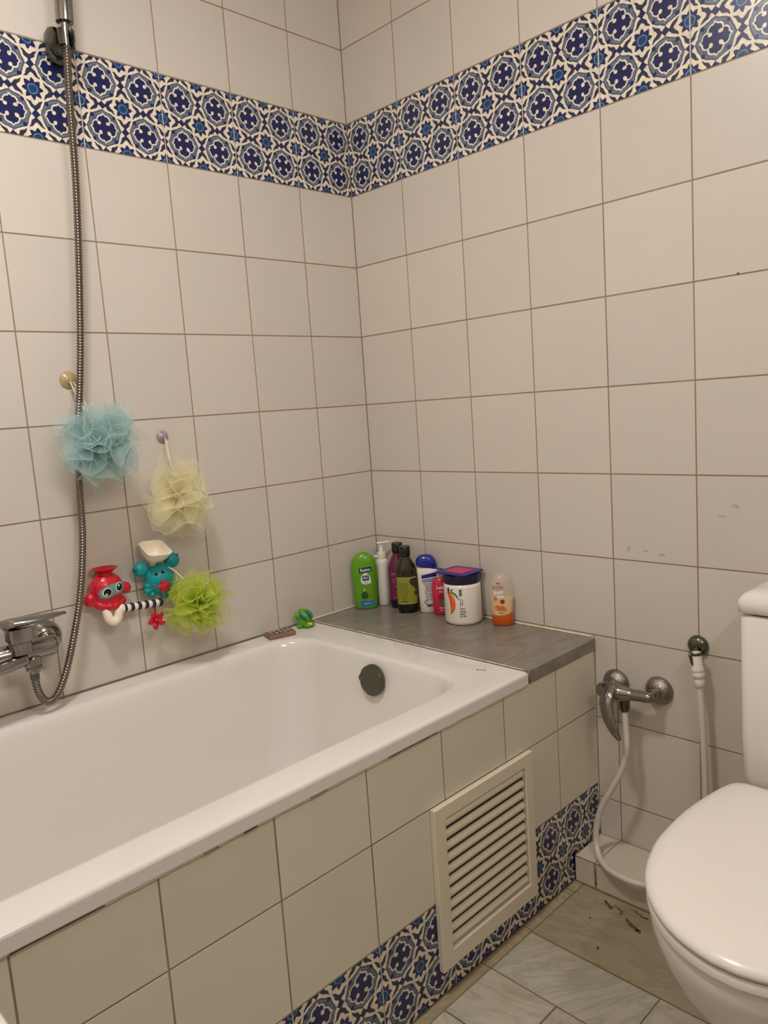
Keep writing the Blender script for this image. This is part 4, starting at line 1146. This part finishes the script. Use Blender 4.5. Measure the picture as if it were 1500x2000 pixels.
# 5 white lotion with blue cap
b = Bottle('lotion_bottle', (-.0315, -.235, ZS), R(-50), 'white lotion bottle with slanted blue flip cap')
b.body([(0, .0235, .015, 3), (.003, .0260, .0175, 3), (.05, .0275, .018, 2.8), (.10, .0290, .0185, 2.8), (.1290, .0300, .0185, 2.8), (.1300, .0290, .0175, 2.8)], M_WPLASTIC)
MBC = mat('royal_blue_cap', (16, 26, 138), rough=.25, coat=.3, var=.05)
rg = []
for z, w, d in ((.1300, .0285, .017), (.132, .0302, .0187), (.146, .0298, .0184), (.156, .0255, .017), (.163, .0190, .014), (.1665, .010, .009), (.1670, .001, .001)):
    r_ = []
    for i in range(40):
        a = 2*PI*i/40; c, sn = math.cos(a), math.sin(a)
        x_ = w*math.copysign(abs(c)**(2/2.8), c)
        zz = z + (.0075*(-x_/.03) if z < .14 else (.004*(-x_/.03) if z < .15 else 0))
        r_.append(Vector((x_ - (z-.13)*.12, d*math.copysign(abs(sn)**(2/2.8), sn), max(zz, .1235) if z < .14 else zz)))
    rg.append(r_)
fin('flip_cap', rings_bm(rg), MBC, b.t, smooth=True)
lp = mat('lilac_grey_print', (150, 146, 172), rough=.4, var=.1)
b.patch([(-.0170, .110), (.0270, .118), (.0270, .106), (-.0165, .100)], mat('royal_print', (20, 24, 116), rough=.35, var=.05), 'blue_panel', .0005)
b.patch([(-.0165, .0975), (.027, .1035), (.027, .0945), (-.0160, .0925)], mat('sky_grey_print', (128, 148, 190), rough=.35, var=.1), 'grey_panel', .0005)
b.patch([(-.0165, .0915), (.027, .0935), (.027, .0915), (-.0160, .0900)], P_NAVY, 'thin_line', .0006)
for i in range(9): b.text(['intensive lotion', 'for dry skin', 'daily care', 'body milk', 'with almond', '48h smooth', 'apply daily', 'to the body', 'soft touch'][i], .0055, .004, .086-.0058*i, lp, bold=.0003)
b.text('C', .018, -.006, .031, mat('violet_print', (96, 80, 140), rough=.4, var=.05), bold=.0003)
b.text('NF7', .0090, .003, .021, P_NAVY, bold=.0006); b.text('400 ml', .0050, .008, .010, mat('rose_print', (206, 130, 130), rough=.4, var=.05))
# 6 pink bottle
b = Bottle('pink_bottle', (-.033, -.285, ZS), R(-50), 'raspberry pink shower bottle tucked beside the white jar')
b.body([(0, .021, .014, 2.6), (.003, .0235, .0165, 2.6), (.03, .0255, .018, 2.6), (.075, .0260, .018, 2.5), (.09, .0245, .017, 2.4), (.100, .0190, .0145, 2.2), (.105, .012, .011, 2), (.106, .0095, .0095, 2)], mat('raspberry_bottle', (204, 30, 70), rough=.25, var=.06, coat=.3))
fin('cap', lathe_bm([(.0100, .1055), (.0105, .106), (.0105, .121), (.0085, .1245), (.001, .125)], 24), mat('frosted_cap', (196, 168, 160), rough=.3, var=.05), b.t, angle=40)
pp = mat('light_pink_print', (246, 206, 200), rough=.4, var=.03)
b.text('Lakto', .0125, .002, .080, pp, bold=.0005); b.text('silk touch', .0055, .004, .068, pp, bold=.0002)
b.patch(circ(.002, .052, .010, .011), mat('cherry_print', (176, 12, 34), rough=.35, var=.1), 'fruit_picture', .0006)
b.patch([(-.010, .043), (-.003, .041), (.004, .042), (.012, .044), (.013, .034), (.004, .030), (-.006, .032)], mat('leaf_print', (52, 122, 84), rough=.4, var=.3, vscale=80), 'leaf_picture', .0007)
b.text('shower', .0058, .002, .022, pp, bold=.0003); b.text('250 ml', .0050, .002, .014, pp, bold=.0002)
# 7 white jar
b = Bottle('cream_jar', (-.0565, -.383, ZS), R(-50), 'big white jar with mango picture and square blue lid on the shelf', 'jar')
b.body([(0, .044, .044, 2), (.004, .0490, .0490, 2), (.010, .0508, .0508, 2), (.10, .0500, .0500, 2), (.110, .0495, .0495, 2), (.1105, .046, .046, 2)], mat('white_jar_plastic', (236, 228, 218), rough=.2, coat=.3, bump=.02))
fin('screw_lid', lathe_bm([(.0485, .1100), (.0498, .111), (.0500, .132), (.0490, .1340), (.001, .1342)], 40), mat('midnight_lid', (12, 14, 42), rough=.25, var=.05), b.t, angle=40)
# square blue tub lid lying on top with pink sticker
pj = empty('plastic_lid', (-.0540, -.374, ZS+.1346), 'square royal blue plastic lid with pink centre lying on the white jar', 'lid', rz=R(0))
def sqr(hx, hy, r, z): return rrect(-hx, hx, -hy, hy, r, z, 32)
fin('lid_plate', rings_bm([sqr(.0440, .0500, .008, 0), sqr(.0460, .0520, .010, .0010), sqr(.0460, .0520, .010, .0034), sqr(.0440, .0500, .009, .0044)]), mat('royal_blue_lid', (30, 34, 132), rough=.3, var=.05), pj, angle=40)
fin('pink_sticker', rings_bm([sqr(.0270, .0310, .003, .0044), sqr(.0268, .0308, .003, .0052)]), mat('pink_sticker', (214, 36, 92), rough=.4, var=.06), pj)
fin('lid_tab', rings_bm(sweep_rings([Vector((-.008, .048, .0022)), Vector((-.004, .066, .0026)), Vector((.0, .084, .0024))], (lambda u: (.0018, .009-.003*u)), 12)), mat('blue_tab', (34, 42, 120), rough=.3, var=.05), pj, smooth=True)
org = mat('mango_print', (222, 92, 22), rough=.35, var=.15, vscale=30); grn = mat('leaf_green_print', (84, 138, 58), rough=.4, var=.1); dgr = mat('dark_leaf_print', (28, 66, 40), rough=.4, var=.1)
b.patch([(-.040, .088), (-.033, .089), (-.0265, .084), (-.0220, .075), (-.0200, .062), (-.0210, .050), (-.0250, .040), (-.0315, .032), (-.0345, .031), (-.0330, .046), (-.0350, .068)], org, 'mango_picture', .0005, step=.002)
b.patch([(-.0330, .086), (-.0285, .087), (-.0250, .080), (-.0235, .068), (-.0245, .052), (-.0300, .038), (-.0270, .054), (-.0268, .070), (-.0300, .080)], mat('mango_light_print', (240, 132, 48), rough=.35, var=.1), 'mango_shine', .0007, step=.002)
b.patch([(-.0360, .0900), (-.0270, .0930), (-.0180, .0890), (-.0125, .0800), (-.0100, .0700), (-.0165, .0780), (-.0230, .0850), (-.0300, .0885)], grn, 'leaf_picture', .0008, step=.002)
b.patch([(-.0395, .0860), (-.0360, .0880), (-.0340, .0980), (-.0365, .1060), (-.0395, .1000)], dgr, 'leaf_picture', .0006, step=.002)
b.patch([(-.0335, .0930), (-.0290, .0990), (-.0235, .1010), (-.0270, .0960), (-.0300, .0930)], dgr, 'leaf_picture', .0006, step=.002)
for i, w_ in enumerate([.0012, .0006, .0018, .0006, .0010, .0006, .0016, .0008, .0006, .0014, .0006]):
    z_ = .099-.0017*i
    b.patch(rect(-.0095, -.0015, z_-w_*.5, z_+w_*.5), P_K, 'barcode_bar', .0006, step=.004)
b.text('net wt 500 ml', .0042, -.0065, .0650, P_K, rot=-90, bold=.0001)
b.text('hair mask', .0042, -.0010, .0650, P_K, rot=-90, bold=.0001)
for z_, s_ in ((.0470, 'SPLIT'), (.0395, 'WEAK'), (.0325, 'FRIZZ'), (.0265, 'DRY HAIR')): b.text(s_, .0060 if len(s_) < 7 else .0040, -.0015, z_, P_K, bold=.0001)
# 8 clear bottle with orange bottom
b = Bottle('clear_shower_bottle', (-.0265, -.492, ZS), R(-58), 'clear bottle with orange base and cream liquid at the right end of the shelf')
glass = mat('clear_plastic', (226, 214, 200), rough=.12, alpha=.22, coat=.3)
pr = [(0, .024, .0165, 2.6), (.003, .0265, .019, 2.6), (.030, .0275, .0195, 2.6), (.060, .0300, .020, 2.5), (.085, .0315, .020, 2.5), (.105, .0305, .0195, 2.4), (.122, .0260, .017, 2.3), (.133, .018, .0125, 2.2), (.138, .008, .006, 2), (.1385, .001, .001, 2)]
b.body(pr, glass)
def inner(z0, z1, m, name, sc=.965, wave=0):
    rg = []
    zs = sorted({z0, z1, *[p[0] for p in pr if z0 < p[0] < z1]})
    for z in zs:
        for A, B_ in zip(pr, pr[1:]):
            if A[0] <= z <= B_[0]:
                k = (z-A[0])/(B_[0]-A[0]); w, d, e_ = [A[i]+(B_[i]-A[i])*k for i in (1, 2, 3)]; break
        rg.append([Vector((w*sc*math.copysign(abs(math.cos(a))**(2/e_), math.cos(a)), d*sc*math.copysign(abs(math.sin(a))**(2/e_), math.sin(a)), max(z, .0008)+(wave*math.copysign(abs(math.cos(a)), math.cos(a)) if z == zs[-1] else 0) + (wave*.2 if z == zs[-1] else 0))) for a in [2*PI*i/40 for i in range(40)]])
    return fin(name, rings_bm(rg), m, b.t, smooth=False, angle=50)
inner(0.0284, .072, mat('cream_liquid', (236, 196, 130), rough=.4, var=.05), 'liquid', .955)
inner(.0, .0280, mat('orange_cap', (206, 92, 8), rough=.3, var=.1, vscale=20), 'orange_base', 1.012, wave=.0)
b.patch([(-.0272, .0285), (.0275, .0285), (.0278, .040), (.018, .0335), (.006, .0300), (-.010, .0290), (-.0265, .0310)], mat('orange_swoosh', (204, 96, 14), rough=.3, var=.1), 'orange_swoosh', .0006)
rd = mat('brick_red_print', (178, 74, 52), rough=.4, var=.1); og = mat('orange_print', (226, 96, 36), rough=.4, var=.1)
b.patch(circ(-.0105, .1145, .0028, .0022, 12), rd, 'emblem', .0006); b.patch(circ(-.0050, .1150, .0026, .0030, 12), rd, 'emblem', .0006)
b.text('NATURAL', .0068, -.0085, .1055, rd, bold=.0002); b.text('SHOWER GEL', .0046, -.0085, .1005, rd, bold=.0001)
b.text('fresh', .0125, -.0065, .0910, P_W, bold=.0006, slant=.15); b.text('kiss', .0125, -.0015, .0800, P_W, bold=.0006, slant=.15)
b.patch(circ(-.0155, .0745, .0052, .0060, 16), mat('peach_print', (206, 120, 100), rough=.4, var=.3, vscale=90), 'fruit_picture', .0005)
b.patch(circ(.0025, .0665, .0062, .0058, 16), mat('cherry_red_print', (150, 36, 30), rough=.4, var=.4, vscale=90), 'fruit_picture', .0005)
b.text('PEACH', .0078, -.0040, .0520, og, bold=.0005, rot=-5); b.text('& COCOS', .0072, -.0035, .0455, og, bold=.0005, rot=-5)
b.text('250 ml', .0050, -.001, .0365, mat('tan_print', (150, 116, 80), rough=.4, var=.05), bold=.0002)

# ------------------------------------------------------------------ washbasin whose rim just enters the frame, and the ceiling lamp
def basin():
    t = empty('washbasin', (-1.76, -1.30, 0), 'white ceramic washbasin whose rim corner shows at lower left', 'washbasin')
    O = Vector((1.76, 1.30, 0))
    x0, x1, y0, y1 = -2.015, -1.5060, -1.585, -1.05
    def q(i, z, r=.05): return [p+O for p in rrect(x0, x1-i, y0+i, y1-i, r, z, 64)]
    def h(i, z, r=.10): return [p+O for p in rrect(x0+.10+i, x1-.035-i, y0+.045+i, y1-.045-i, r, z, 64)]
    rg = [q(.10, .70, .05), q(.04, .75, .05), q(.004, .80), q(0, .815), q(0, .842), q(.004, .848), q(.010, .85), h(-.006, .85), h(0, .847), h(.006, .835), h(.02, .79), h(.06, .74, .09), h(.12, .72, .06)]
    fin('basin_bowl', rings_bm(rg), M_CERAMIC, t, smooth=True)
    fin('pedestal', rings_bm([[p+O for p in rrect(-1.95+i, -1.73-i, -1.42+i, -1.22-i, .05, z, 48)] for i, z in ((-.01, .0005), (0, .03), (.02, .3), (.01, .6), (-.02, .735))]), M_CERAMIC, t, smooth=True)
basin()
def lamp():
    t = empty('ceiling_lamp', (LAMP.x, LAMP.y, ZC), 'round white ceiling lamp above the bathtub', 'lamp')
    fin('lamp_base', lathe_bm([(.13, 0), (.14, -.002), (.14, -.022), (.132, -.026)], 40), M_WPLASTIC, t, angle=40)
    m = bpy.data.materials.new('lit_diffuser'); m.use_nodes = True; nt = m.node_tree
    bs = nt.nodes['Principled BSDF']; bs.inputs['Base Color'].default_value = (.9, .88, .82, 1)
    bs.inputs['Emission Color'].default_value = (1, .965, .93, 1); bs.inputs['Emission Strength'].default_value = 6.0
    fin('diffuser', lathe_bm([(.128, -.026), (.126, -.045), (.118, -.056), (.110, -.060), (.001, -.062)], 40), m, t, smooth=True)
lamp()
def wall_lamp():
    t = empty('wall_lamp', WLAMP, 'long white lamp on the wall behind the camera', 'lamp')
    fin('lamp_back', box_bm(-.29, .29, .0, .035, -.05, .05, bev=.006), M_WPLASTIC, t)
    m = bpy.data.materials['lit_diffuser']
    fin('diffuser', box_bm(-.27, .27, .035, .095, -.04, .04, bev=.015, seg_=3), m, t, smooth=True)
wall_lamp()
